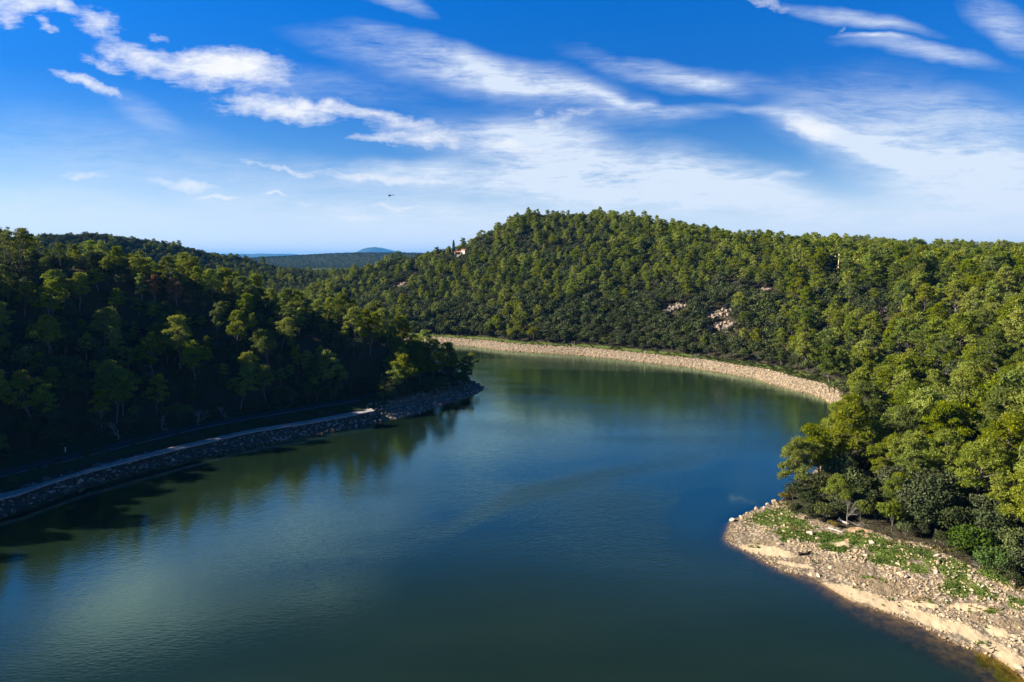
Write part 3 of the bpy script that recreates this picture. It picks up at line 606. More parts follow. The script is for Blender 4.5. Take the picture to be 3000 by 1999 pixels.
# GN scatter: many small copies that read as one mass
def scatter(name, pts, rot, scl, idx, protos, kind='stuff', label=None, cat=None):
    me = bpy.data.meshes.new(name); me.vertices.add(len(pts)); me.vertices.foreach_set('co', np.asarray(pts, np.float32).ravel()); me.update()
    a = me.attributes.new('rot', 'FLOAT_VECTOR', 'POINT'); a.data.foreach_set('vector', np.asarray(rot, np.float32).ravel())
    a = me.attributes.new('scl', 'FLOAT_VECTOR', 'POINT'); a.data.foreach_set('vector', np.asarray(scl, np.float32).ravel())
    a = me.attributes.new('idx', 'INT', 'POINT'); a.data.foreach_set('value', np.asarray(idx, np.int32))
    o = link(name, me); tag(o, label, cat, None, kind)
    ng = bpy.data.node_groups.new(name, 'GeometryNodeTree')
    ng.interface.new_socket('Geometry', in_out='INPUT', socket_type='NodeSocketGeometry'); ng.interface.new_socket('Geometry', in_out='OUTPUT', socket_type='NodeSocketGeometry')
    n = ng.nodes; l = ng.links; gi = n.new('NodeGroupInput'); go = n.new('NodeGroupOutput'); ip = n.new('GeometryNodeInstanceOnPoints'); jg = n.new('GeometryNodeJoinGeometry')
    for p in protos:
        oi = n.new('GeometryNodeObjectInfo'); oi.inputs['Object'].default_value = p; oi.inputs['As Instance'].default_value = True; l.new(oi.outputs['Geometry'], jg.inputs[0])
    def na(nm, ty):
        q = n.new('GeometryNodeInputNamedAttribute'); q.data_type = ty; q.inputs[0].default_value = nm; return q.outputs[0]
    l.new(gi.outputs[0], ip.inputs['Points']); l.new(jg.outputs[0], ip.inputs['Instance']); ip.inputs['Pick Instance'].default_value = True
    l.new(na('idx', 'INT'), ip.inputs['Instance Index']); l.new(na('scl', 'FLOAT_VECTOR'), ip.inputs['Scale'])
    e2r = n.new('FunctionNodeEulerToRotation'); l.new(na('rot', 'FLOAT_VECTOR'), e2r.inputs[0]); l.new(e2r.outputs[0], ip.inputs['Rotation'])
    l.new(ip.outputs[0], go.inputs[0]); md = o.modifiers.new('scatter', 'NODES'); md.node_group = ng
    return o

# ------------------------------------------------------------------ hand-placed plants
placed = []      # (x, y, radius): keep random trees away
def at(px, py): return hit(px, py)
hp = [  # base pixel, height, rotation, lean, label
 (2338, 1458, 12.0, 0.4, (0.0, -0.36), 'leaning pine on the tip of the wooded point, its crown hanging furthest over the water'),
 (2410, 1440, 13.0, 2.1, (0.05, -0.12), 'broad bright pine second in from the water on the wooded point'),
 (2390, 1370, 11.5, 3.0, (0, -0.12), 'slender pine at the back edge of the point, its pointed top against the water'),
 (2490, 1400, 14.5, 4.4, (0, -0.18), 'tall dark-trunked pine behind the dark blue parked car, leaning to the lake'),
 (2475, 1320, 12.5, 5.2, (0, -0.1), 'rounded bright pine where the far stony bank meets the wooded point'),
 (2580, 1440, 10.5, 1.2, (0, -0.1), 'bushy pine growing just right of the dark blue parked car'),
 (2660, 1450, 11.5, 0.2, (0, -0.12), 'wide pale-branched pine above the sunlit clay slope'),
 (2640, 1370, 13.5, 3.7, (0, -0.15), 'pine with long bare leaning trunk behind the parked car clearing'),
 (2760, 1440, 12.0, 2.8, (0, -0.1), 'large grey-green pine above the bleached bare tree'),
 (2860, 1500, 13.0, 5.6, (0, -0.14), 'spreading yellow-green pine above the fallen white branches'),
 (2950, 1480, 14.0, 1.9, (0, -0.1), 'pine at the right edge of the photo above the tangle of dead branches'),
 (2800, 1370, 13.5, 4.0, (0, -0.14), 'tall pine high on the right bank, upslope of the spreading pine'),
 (2720, 1290, 13.5, 0.9, (0, -0.16), 'pine with a leaning pale trunk on the right slope above the clearing'),
 (2920, 1350, 14.0, 3.3, (0, -0.12), 'dense round pine on the right slope close to the photo edge'),
 (2560, 1290, 13.0, 2.4, (0, -0.14), 'bright pine in front of the bay behind the wooded point'),
 (1350, 1116, 10.5, 1.0, (0, 0.1), 'dark pine standing furthest out on the tip of the left headland'),
 (1325, 1110, 9.5, 2.2, (0, 0.04), 'dark pine right of the white car on the left headland'),
 (1368, 1124, 7.0, 2.9, (0, 0.08), 'short dark pine at the very end of the left headland'),
 (1232, 1128, 11.0, 1.5, (0, 0.1), 'dark pine at the roadside where the left headland narrows'),
 (1262, 1122, 10.5, 0.5, (0, 0.05), 'dark pine left of the white car on the left headland'),
 (1195, 1125, 11.5, 3.5, (0, 0.0), 'tall pine behind the road bend on the left headland'),
 (1222, 1085, 11.5, 4.5, (0, 0.05), 'tall pine behind the road on the left headland against the far bank'),
 (1246, 1078, 11.0, 5.5, (0, 0.1), 'pine on the back shore of the left headland, its crown over the far bank'),
 (1170, 1090, 12.5, 2.5, (0, 0.0), 'broad pine on the low back of the left headland'),
 (2850, 1240, 13.5, 5.0, (0, -0.16), 'slim-trunked pine mid right slope with open branches'),
]
PINES = []
for k, (px, py, H, rz, ln, lab) in enumerate(hp):
    x, y, z = at(px, py)
    if tz(x, y) < 0.05: print('skipped', lab); continue
    plant('pine_tree', hero[k % 5], x, y, z - 0.1, H / PH, rz, lab, 'pine tree', 'pines on the headland tip' if px < 1500 else 'pines on the near wooded point', ln); placed.append((x, y, 3.6)); PINES.append((x, y))
hb = [  # rounded dark shrubs and oaks at the edge of the point
 (mid_oak, 2330, 1480, 4.6, 'holm_oak', 'dark rounded holm oak at the shore tip of the wooded point', 'oak tree'),
 (mid_oak, 2370, 1500, 4.0, 'holm_oak', 'dark holm oak second along the grass edge of the point', 'oak tree'),
 (mid_oak, 2410, 1530, 3.6, 'holm_oak', 'small grey-green oak at the grass edge left of the bare grey tree', 'oak tree'),
 (mid_oak, 2440, 1490, 4.4, 'holm_oak', 'olive green oak behind the bare grey tree', 'oak tree'),
 (mid_oak, 2560, 1520, 5.0, 'holm_oak', 'dark oak between the two yellow-leaved trees', 'oak tree'),
 (mid_oak, 2530, 1345, 6.0, 'holm_oak', 'dark oak at the back of the parked car clearing', 'oak tree'),
 (ylw, 2525, 1535, 4.4, 'yellowing_tree', 'yellow-green leafed small tree right of the bare grey tree', 'tree'),
 (ylw, 2610, 1560, 5.6, 'yellowing_tree', 'yellow-tinged small tree standing over the clay path end', 'tree'),
 (bushes, 2850, 1640, 5.2, 'bush', 'large glossy bright green bush at the edge of the grass shore', 'bush'),
 (bushes, 2915, 1680, 4.0, 'bush', 'lower bright green bush right of the large glossy one', 'bush'),
 (mid_oak, 2985, 1690, 4.2, 'holm_oak', 'dull brown-green scrub oak at the right photo edge above the stones', 'oak tree'),
 (och, 2300, 1462, 1.7, 'shrub', 'ochre yellow shrub at the outermost end of the thicket by the water', 'shrub'),
 (och, 2436, 1538, 0.9, 'shrub', 'small yellow shrub beside the orange one at the grass edge', 'shrub'),
 (och, 2449, 1546, 0.9, 'shrub', 'small orange shrub in front of the pale log', 'shrub'),
 (och, 2345, 1492, 0.8, 'shrub', 'low yellow shrub at the foot of the dark oaks', 'shrub'),
]
for k, (pr, px, py, H, nm, lab, cat) in enumerate(hb):
    x, y, z = at(px, py); p = pr[k % len(pr)]; plant(nm, p, x, y, z - 0.1, H / p.H, k * 1.7, lab, cat); placed.append((x, y, H * 0.5))
for k, (px, py, H, lab, w_) in enumerate([
  (2480, 1540, 6.0, 'bare grey leafless tree on the grass edge of the point', 0), (2560, 1425, 4.2, 'bleached leafless sapling in front of the dark blue car', 1),
  (2530, 1435, 3.2, 'low tangle of bleached dead branches left of the dark blue car', 1), (2808, 1530, 5.0, 'bleached forked bare tree above the bright green bush', 1),
  (2960, 1560, 6.5, 'tangle of fallen white branches at the right edge of the wood', 1), (2640, 1500, 3.2, 'low grey leafless shrub behind the yellow-tinged tree', 0),
  (2740, 1590, 3.0, 'grey leafless shrub in the shade left of the bright green bush', 0), (2600, 1470, 2.6, 'small bleached dead shrub below the parked car clearing', 1),
  (2890, 1600, 4.0, 'grey leafless shrub behind the bright green bush', 0), (2470, 1440, 3.0, 'grey thicket of bare twigs between the point oaks', 0),
  (1685, 1022, 5.0, 'bleached leafless tree at the foot of the far wood above the stony bank', 1), (1612, 1014, 4.2, 'grey leafless bush beside the yellow tree on the far bank', 0),
  (1890, 1044, 4.5, 'pair of bleached bare trees on the far bank path', 1), (2040, 1056, 4.5, 'grey leafless bush on the far bank mid way along', 0),
  (345, 1290, 7.0, 'round grey leafless tree beside the shaded lake road', 0), (475, 1262, 5.5, 'slim grey leafless tree beside the shaded lake road', 0), (580, 1250, 6.5, 'tall grey leafless tree on the water side of the shaded road', 0), (660, 1232, 6.0, 'grey leafless tree furthest along the shaded road', 0)]):
    x, y, z = at(px, py); plain('leafless_tree' if H > 3.5 else 'leafless_shrub', (white_bare if w_ else bare)[k % 3], x, y, z, H / 5.0, k * 2.1, lab, 'leafless tree' if H > 3.5 else 'leafless shrub'); placed.append((x, y, 1.6))
x, y, z = at(1562, 1003); plant('yellowing_tree', ylw[0], x, y, z, 8.5 / 5, 0.3, 'bright yellow-green tree standing out on the far bank', 'tree'); placed.append((x, y, 3))
x, y, z = at(1500, 1000); plant('yellowing_tree', ylw[1], x, y, z, 7.0 / 5, 1.3, 'light green tree left of the brightest one on the far bank', 'tree'); placed.append((x, y, 3))
for k, (px, py, H, lab) in enumerate([(455, 905, 10, 'rust-brown dying pine high on the left slope'), (520, 915, 10.5, 'pale brown thinning pine right of the rust-brown one')]):
    x, y, z = at(px, py); plant('pine_tree', rustp[0], x, y, z, H / PH, k * 2, lab, 'pine tree'); placed.append((x, y, 3))
for k, (px, D, H, py) in enumerate([(23, 236, 7.5, 668), (54, 236, 7.0, 671), (8, 237, 6, 678)]):
    x, y, _ = P(px, py, D); z = tz(x, y); h_ = P(px, py, D)[2] - z
    tb, V, Q = gen_spire(800 + k, 10, 2.3, 260, 0.55, 0.09, 1.0); p = Proto('spruce', tb, V, Q, M['verge'], M['bark'], 10)
    plant('conifer', p, x, y, z, h_ / 10, k, ['thin open conifer standing in the skyline at the far left', 'thin open conifer right of its twin on the left skyline', 'shorter thin conifer at the left photo edge'][k], 'conifer'); placed.append((x, y, 2.0))

ur = np.random.default_rng(91); un = 0
for q in range(900):
    px = ur.uniform(2330, 3010); e = float(np.interp(px, [2290, 2330, 2400, 2470, 2540, 2620, 2700, 2800, 2880, 2950, 3050], [1462, 1492, 1520, 1540, 1525, 1565, 1585, 1630, 1670, 1705, 1740])); py = e - 12 - 120 * ur.random() ** 1.3
    x, y = G(px, py, 3.5); z = tz(x, y)
    if un >= 75: break
    if any((x - a) ** 2 + (y - b) ** 2 < 1.7 ** 2 for a, b, c in placed) or z < .6: continue
    if 2480 < px < 2620 and py < 1470: continue
    H = ur.uniform(1.6, 3.4); k = un % 6; zn = 'left' if px < 2550 else ('middle' if px < 2780 else 'right')
    if k == 3: plain('leafless_shrub', bare[un % 3], x, y, z, H / 5, ur.uniform(0, 6), f'brown leafless thicket shrub in the {zn} of the wood edge on the point', 'leafless shrub', f'leafless thicket {zn}')
    else: plant('shrub', mid_oak[un % 5], x, y, z - .15, H / 6, ur.uniform(0, 6), f'low dark evergreen shrub filling the {zn} of the wood edge on the point', 'shrub', f'wood edge shrubs {zn}')
    placed.append((x, y, 0.9)); un += 1
# cross, house and rocks on the hills are built below; keep trees off their ground
HOUSE = P(1345, 748, 556); hx, hy = HOUSE[0], HOUSE[1]; hz = tz(hx, hy)
placed += [(hx, hy, 6), (hx + 4, hy, 5), (hx - 4, hy - 2, 5), (hx, hy - 6, 4), (hx - 8, hy - 3, 4)]
CROSS = at(2457, 790); placed += [(CROSS[0], CROSS[1], 6), (CROSS[0] - 8, CROSS[1], 4), (CROSS[0] - 14, CROSS[1] + 1, 4)]
OUT = [(2105, 915, 40, 34), (2120, 960, 46, 26), (1975, 900, 40, 10), (2150, 828, 14, 5), (2235, 848, 34, 6), (2590, 908, 14, 8), (2640, 930, 12, 8), (1312, 750, 14, 10), (1215, 795, 12, 8), (1165, 835, 28, 8), (1540, 690, 10, 8)]
outc = []
for px, py, rx, ry in OUT:
    x, y, z = at(px, py + 6); outc.append((x, y, z, px, py, rx, ry)); placed.append((x, y, rx / FPX * math.hypot(x, y) * 0.9))
placed = np.array(placed)
CAR_A = at(2562, 1402); CAR_B = at(1289, 1083)
placed = np.concatenate([placed, [(CAR_A[0], CAR_A[1], 4.0), (CAR_A[0] - 2, CAR_A[1] - 4, 2.5), (CAR_B[0], CAR_B[1], 4.5), (CAR_B[0] + 1, CAR_B[1] - 5, 4)]])

# ------------------------------------------------------------------ the woods
def candidates(cell, seed, rmin, rmax, amin=-72, amax=50):
    rng = np.random.default_rng(seed); n = int(rmax / cell)
    gx, gy = np.meshgrid(np.arange(-n, n), np.arange(-int(120 / cell), n)); x = (gx.ravel() + rng.uniform(-.42, .42, gx.size) + 0.5) * cell; y = (gy.ravel() + rng.uniform(-.42, .42, gx.size)) * cell
    r = np.hypot(x, y); a = np.degrees(np.arctan2(x, y)); k = (r > rmin) & (r < rmax) & (a > amin) & (a < amax); return x[k], y[k], rng
def clear(x, y, extra=0.0):
    k = np.ones(x.shape, bool)
    for px_, py_, r_ in placed: k &= np.hypot(x - px_, y - py_) > r_ + extra
    return k
def treeline(x, y, d):
    L = zone_left(x, y); near = (np.hypot(x - 46, y - 95) < 55) & (y < 150) & (x > 20)
    px, py = pix(x, y, terrain(x, y))
    edge = np.interp(px, [2100, 2290, 2330, 2400, 2470, 2540, 2620, 2700, 2800, 2880, 2950, 3050], [1400, 1462, 1492, 1518, 1535, 1520, 1560, 1585, 1630, 1670, 1705, 1740])
    lim = np.where(L, np.where(x > -40, 8.5, 25.5), 15.0); lim = np.where(L & (x > -40) & (road_dist(x, y) < 5.5), 99, lim)
    lim = np.where(~L & (x > 62) & (y < 222) & (y > 100), 2.0, lim)
    return np.where(near, (py < edge - 14) & (d > 2.0), d > lim)
def pine_share(x, y):
    """1 = pine ground, 0 = oak scrub"""
    L = zone_left(x, y); px, py = pix(x, y, terrain(x, y)); n = fbm(x / 45 + 5, y / 45, 3)
    s = np.where(px > 2300, 0.78, np.interp(px, [900, 1100, 1500, 1800, 2000, 2300], [.66, .2, .42, .56, .45, .7]))
    hi = np.clip((terrain(x, y) - 30) / 30, 0, 1); s = s + 0.35 * hi * (px > 1450) - 0.35 * ((py > 900) & (px > 1250) & (px < 2250))
    s = np.where(L, 0.95, s); s = np.where((np.hypot(x, y) > 560) & ~L & (px < 1250), 0.22, s)
    return np.clip(s + 1.5 * (n - 0.5), 0.03, 0.97)

x, y, rng = candidates(4.9, 11, 60, 780); d = sdist(x, y); k = (d > 3) & treeline(x, y, d) & clear(x, y); x, y, d = x[k], y[k], d[k]
sh = pine_share(x, y); isp = rng.random(x.size) < sh
pxs, pys = x[isp], y[isp]; oxs, oys = x[~isp], y[~isp]
# understorey of oak scrub between and under the trees
x2, y2, rng2 = candidates(3.9, 12, 60, 640); d2 = sdist(x2, y2); L2 = zone_left(x2, y2)
k = (d2 > 3) & treeline(x2, y2, d2 + 2) & clear(x2, y2, -0.8) & (rng2.random(x2.size) < np.where(L2, 0.62, 0.95)); x2, y2 = x2[k], y2[k]
def finish(x, y, seed, smin, smax):
    rng = np.random.default_rng(seed); z = terrain(x, y); n = fbm(x / 35 + 31, y / 35, 3)
    s = rng.uniform(smin, smax, x.size) * (0.60 + 0.8 * n); return z, s, rng.uniform(0, 6.28, x.size), rng
WIN = [(1306, 1368, 716, 750, 560), (2440, 2474, 742, 778, math.hypot(CROSS[0], CROSS[1]))] + [(px - rx, px + rx, py - ry, py + ry * .35, math.hypot(x, y) + 3) for x, y, z, px, py, rx, ry in outc] + [(2535, 2592, 1383, 1412, math.hypot(*CAR_A[:2])), (1278, 1300, 1066, 1088, math.hypot(*CAR_B[:2]))]
def los(x, y, h, rr):
    """False for a tree that would stand in front of one of the small landmarks the photo shows"""
    z = terrain(x, y); r = np.hypot(x, y); cx_, ct = pix(x, y, z + h); _, cbm = pix(x, y, z); hw = rr / r * FPX; ok = np.ones(x.shape, bool)
    for a, b, t, u, D in WIN: ok &= ~((r < D) & (cx_ + hw > a) & (cx_ - hw < b) & (ct < u) & (cbm > t))
    return ok
k = los(pxs, pys, 11.5, 1.9) & ~((pix(pxs, pys, terrain(pxs, pys))[0] > 2330) & (np.hypot(pxs, pys) > 170) & (rng.random(pxs.size) < .3)) & ~(zone_left(pxs, pys) & (pxs < -52) & (rng.random(pxs.size) < 0.36)); pxs, pys = pxs[k], pys[k]
k = los(oxs, oys, 6.5, 2.2); oxs, oys = oxs[k], oys[k]
k = los(x2, y2, 3.6, 1.2); x2, y2 = x2[k], y2[k]
pz, psz, prz, prng = finish(pxs, pys, 21, 0.55, 1.30)
tipm = zone_left(pxs, pys) & (pxs > -40); lm = zone_left(pxs, pys); psz = np.where(lm, 1.0 + (psz - 0.98) * 1.7, psz); psz = np.clip(np.where(tipm, psz * 0.95, psz), 0.55, 1.5)
psz = psz * np.where(pix(pxs, pys, pz)[0] > 2330, 1.2, np.interp(np.hypot(pxs, pys), [200, 330, 600, 620], [1.0, 0.88, 0.86, 0.74])); psz = np.clip(psz, .45, 1.55)
ox = np.concatenate([oxs, x2]); oy = np.concatenate([oys, y2]); oz, osz, orz, orng = finish(ox, oy, 22, 0.75, 1.3)
under = np.arange(ox.size) >= oxs.size; osz = np.where(under, osz * 0.78, osz)
def in_frame(x, y, z, h, m=40):
    px, py = pix(x, y, z + h * 0.7); return (px > -m) & (px < 3000 + m) & (py > 0) & (py < 2040) & (y > 10)
def zone_name(px, py, x, y):
    L = bool(zone_left(np.array([x]), np.array([y]))[0])
    if L:
        if px > 1180: return 'near the dark tip of the left headland'
        if py > 1080: return 'low on the shaded left slope just above the lake road'
        if py > 960: return 'half way down the shaded left slope'
        if py > 860: return 'on the sunlit middle of the left slope'
        return 'on the crest of the left slope against the sky'
    if px > 2700 and py > 1150: return 'on the right slope near the photo edge, above the wooded point'
    if px > 2300 and py > 1150: return 'behind the wooded point near the end of the stony bank'
    if px > 2600: return 'on the upper right slope below the skyline'
    if px > 2250: return 'on the right slope below the wooden cross'
    if py > 960: return 'at the foot of the far wood along the stony bank'
    return 'on the far hillside across the lake'
def promote(x, y, z, s, rz, rng, Href, n, protos, name, cat, word, extra=None):
    px, py = pix(x, y, z + Href * s * 0.7); r = np.hypot(x, y); vis = in_frame(x, y, z, Href * s)
    app = np.where(vis, s / r, 0)
    sel = np.argsort(-app)[:n]; keep = np.ones(x.size, bool); keep[sel] = False
    for i in sel:
        zn = zone_name(px[i], py[i], x[i], y[i]); sz = 'tall' if s[i] > 1.12 else ('small' if s[i] < 0.85 else 'medium')
        lab = f'{sz} {word} {zn}'
        pr = protos(i, r[i])
        ln = (rng.normal(0, .05), rng.normal(-0.05 if x[i] > 20 else 0.03, .07))
        plant(name, pr, x[i], y[i], z[i] - 0.1, s[i], rz[i], lab, cat, f'{name.replace("_", " ")}s {zn}', ln)
    return keep
NP_IND, NO_IND = 300 - len(hp) - 2, 200
kp = promote(pxs, pys, pz, psz, prz, prng, 10, NP_IND, lambda i, r: hero[i % 5] if r < 135 else mid[i % 8], 'pine_tree', 'pine tree', 'green pine')
ko = promote(ox, oy, oz, osz, orz, orng, 6, NO_IND, lambda i, r: mid_oak[i % 5], 'holm_oak', 'oak tree', 'dark rounded oak')
def woods(name, x, y, z, s, rz, rng, protos, label, cat):
    n = x.size; rot = np.stack([rng.normal(0, .06, n), rng.normal(0, .06, n), rz], 1); sc = np.stack([s * rng.uniform(.85, 1.2, n), s * rng.uniform(.85, 1.2, n), s * rng.uniform(.85, 1.15, n)], 1)
    scatter(name, np.stack([x, y, z - 0.1], 1), rot, sc, rng.integers(0, len(protos), n), protos, 'stuff', label, cat)
woods('pine_forest', pxs[kp], pys[kp], pz[kp], psz[kp], prz[kp], prng, far_pine, 'mass of sunlit pines covering the hills further away across the lake', 'pine forest')
woods('oak_woodland', ox[ko], oy[ko], oz[ko], osz[ko], orz[ko], orng, far_oak, 'mass of dark oak scrub between the pines on the hillsides', 'oak wood')
# far-off wooded ridges
x3, y3, rng3 = candidates(6.6, 13, 700, 1150, -44, 30); z3 = terrain(x3, y3); 
x4, y4, rng4 = candidates(9.5, 14, 2450, 3150, -25, -6); z4 = terrain(x4, y4)
xf = np.concatenate([x3, x4]); yf = np.concatenate([y3, y4]); zf_ = np.concatenate([z3, z4]); k = (zf_ > 6); xf, yf, zf_ = xf[k], yf[k], zf_[k]
rf = np.random.default_rng(15); sf = rf.uniform(.6, 1.25, xf.size) * np.where(np.hypot(xf, yf) > 1150, 1.0, 1.0)
woods('distant_woodland', xf, yf, zf_, sf, rf.uniform(0, 6.28, xf.size), rf, far_oak, 'bluish far-off woodland on the ridges beyond the left slope', 'woodland')
print('trees', pxs.size, ox.size, xf.size)

# ------------------------------------------------------------------ shaded lake road, gravel strip on the bank
def ribbon(name, A, B, z, mat, sub=6):
    A = np.array(A); B = np.array(B); n = len(A); t = np.linspace(0, n - 1, (n - 1) * sub + 1); i = np.arange(n)
    a = np.stack([np.interp(t, i, A[:, 0]), np.interp(t, i, A[:, 1]), np.full(t.size, z)], 1); b = np.stack([np.interp(t, i, B[:, 0]), np.interp(t, i, B[:, 1]), np.full(t.size, z)], 1)
    m = len(t); k = np.arange(m - 1); V = np.concatenate([a, b]); lo = V.copy(); lo[:, 2] -= 0.35; V = np.concatenate([V, lo])
    Q = [np.stack([k, k + 1, k + m + 1, k + m], 1)] + [np.stack([k + o1, k + 1 + o1, k + 1 + o2, k + o2], 1) for o1, o2 in ((0, 2 * m), (3 * m, m))]
    return link(name, mk_mesh(name, V, [np.concatenate(Q)], [mat]))
M['asphalt'] = prin('old_asphalt', (0.055, 0.055, 0.058), 0.85, 0.2, var=0.25, scale=0.6)
M['line'] = prin('worn_white_line', (0.55, 0.55, 0.54), 0.8, 0.2, var=0.3, scale=1.5)
M['pathgravel'] = prin('pale_path_gravel', (0.36, 0.34, 0.325), 0.95, 0.1, var=0.6, scale=0.9, bump=0.4)
RN = np.array([G(px, py, 3.2) for px, py in ROAD_PX]); tg = np.gradient(RN, axis=0); tg /= np.linalg.norm(tg, axis=1)[:, None]
nrm = np.stack([-tg[:, 1], tg[:, 0]], 1)
tag(ribbon('road', RN - nrm * 0.35, RN + nrm * 4.6, 3.215, M['asphalt']), kind='structure')
tag(ribbon('road_edge_line', RN, RN + nrm * 0.16, 3.222, M['line']), kind='structure')
up_px = [(-200, 1488), (0, 1447), (56, 1435), (132, 1413), (234, 1382), (308, 1361), (402, 1336), (500, 1311), (700, 1266), (756, 1255), (901, 1232), (1088, 1197)]
lo_px = [(-200, 1506), (0, 1461), (56, 1447), (132, 1420), (234, 1388), (308, 1369), (402, 1345), (500, 1321), (700, 1273), (756, 1262), (901, 1240), (1097, 1204)]
tag(ribbon('gravel_path', [G(*p, 2.45) for p in lo_px], [G(*p, 2.45) for p in up_px], 2.47, M['pathgravel']), kind='structure')
# marker post beside the road
x, y, z = at(192, 1327); mb = MB(); mb.box((x, y, z + 0.45), (0.13, 0.13, 1.1)); mb.box((x, y, z + 1.05), (0.15, 0.15, 0.12))
tag(mb.build('marker_post', prin('white_post_paint', (0.8, 0.8, 0.78), 0.5)), 'small white marker post on the verge of the shaded road', 'marker post')

# ------------------------------------------------------------------ stones
def ico(sub):
    import bmesh
    bm = bmesh.new(); bmesh.ops.create_icosphere(bm, subdivisions=sub, radius=1.0); V = np.array([v.co[:] for v in bm.verts]); F = np.array([[v.index for v in f.verts] for f in bm.faces]); bm.free(); return V, F
I1, I2, I3 = ico(1), ico(2), ico(3)
def rock_geo(seed, base, amp=0.35, flat=0.7, cuts=7):
    rng = np.random.default_rng(seed); V = base[0].copy()
    for _ in range(cuts):      # plane cuts give broken limestone faces
        n = unit(rng.normal(0, 1, 3)); o = rng.uniform(0.45, 0.85); dd = V @ n - o; V = V - np.where(dd > 0, dd, 0)[:, None] * n
    V = V * (1 + amp * (fbm(V[:, 0] * 2.2 + seed, V[:, 1] * 2.2 + V[:, 2] * 1.7, 3)[:, None] - 0.5)); V = V * rng.uniform(0.8, 1.25, 3) * np.array([1, 1, flat]); return V, base[1]
def rock_mesh(name, seed, base, mat, **k): V, F = rock_geo(seed, base, **k); return mk_mesh(name, V, [F], [mat])
def raw(me): return bpy.data.objects.new(me.name, me)
stoneP = [raw(rock_mesh('stone', 900 + i, I1, M['stone'])) for i in range(6)]
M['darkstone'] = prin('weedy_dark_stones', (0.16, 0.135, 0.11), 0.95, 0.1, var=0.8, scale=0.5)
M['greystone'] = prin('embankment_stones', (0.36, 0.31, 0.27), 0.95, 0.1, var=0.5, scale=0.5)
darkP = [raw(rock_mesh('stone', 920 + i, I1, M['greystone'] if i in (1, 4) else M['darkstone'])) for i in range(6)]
def strew(name, x, y, smin, smax, seed, protos, label, cat, power=2.2):
    rng = np.random.default_rng(seed); n = x.size; s = smin + (smax - smin) * rng.random(n) ** power; z = terrain(x, y)
    scatter(name, np.stack([x, y, z + s * 0.12], 1), np.stack([rng.normal(0, .3, n), rng.normal(0, .3, n), rng.uniform(0, 6.28, n)], 1), np.stack([s * rng.uniform(.8, 1.3, n), s * rng.uniform(.8, 1.3, n), s], 1), rng.integers(0, len(protos), n), protos, 'stuff', label, cat)
rg = np.random.default_rng(31)
# far bank
n = 42000; x = rg.uniform(-60, 125, n); y = rg.uniform(150, 385, n); d = sdist(x, y); k = (d > 0.15) & (d < 7.0) & ~zone_left(x, y) & (rg.random(n) < 0.85) & (np.hypot(x - 46, y - 95) > 50)
strew('bank_stones', x[k], y[k], 0.12, 0.55, 32, stoneP, 'pale stony bank lining the far shore of the lake', 'stones', 1.8)
# the bare shore of the point
n = 60000; x = rg.uniform(30, 80, n); y = rg.uniform(60, 128, n); z = terrain(x, y); mk = masks(x, y, z); d = sdist(x, y)
cl = fbm(x / 3.2, y / 3.2, 3); pr = mk['m_gravel'] * np.clip((cl - 0.40) * 5.5, 0.06, 1) * (1 - 0.93 * np.clip(mk['m_sand'] * 1.3, 0, 1)) * (1 - 0.8 * mk['m_soil']) * (1 - 0.55 * mk['m_grass']) * (1 - mk['m_clay'] * .9)
k = (rg.random(n) < pr * 0.62) & (d > -0.6); strew('shore_stones', x[k], y[k], 0.045, 0.25, 33, stoneP, 'loose pale stones strewn over the bare shore of the near point', 'stones', 3.4)
print('shore stones', k.sum())
# shaded left revetment and headland
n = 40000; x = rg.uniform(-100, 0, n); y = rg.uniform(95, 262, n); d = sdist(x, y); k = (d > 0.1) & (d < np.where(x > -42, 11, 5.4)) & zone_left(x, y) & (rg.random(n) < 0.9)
strew('revetment_stones', x[k], y[k], 0.12, 0.6, 34, darkP, 'dark weedy stones of the shaded embankment on the left shore', 'stones', 1.8)

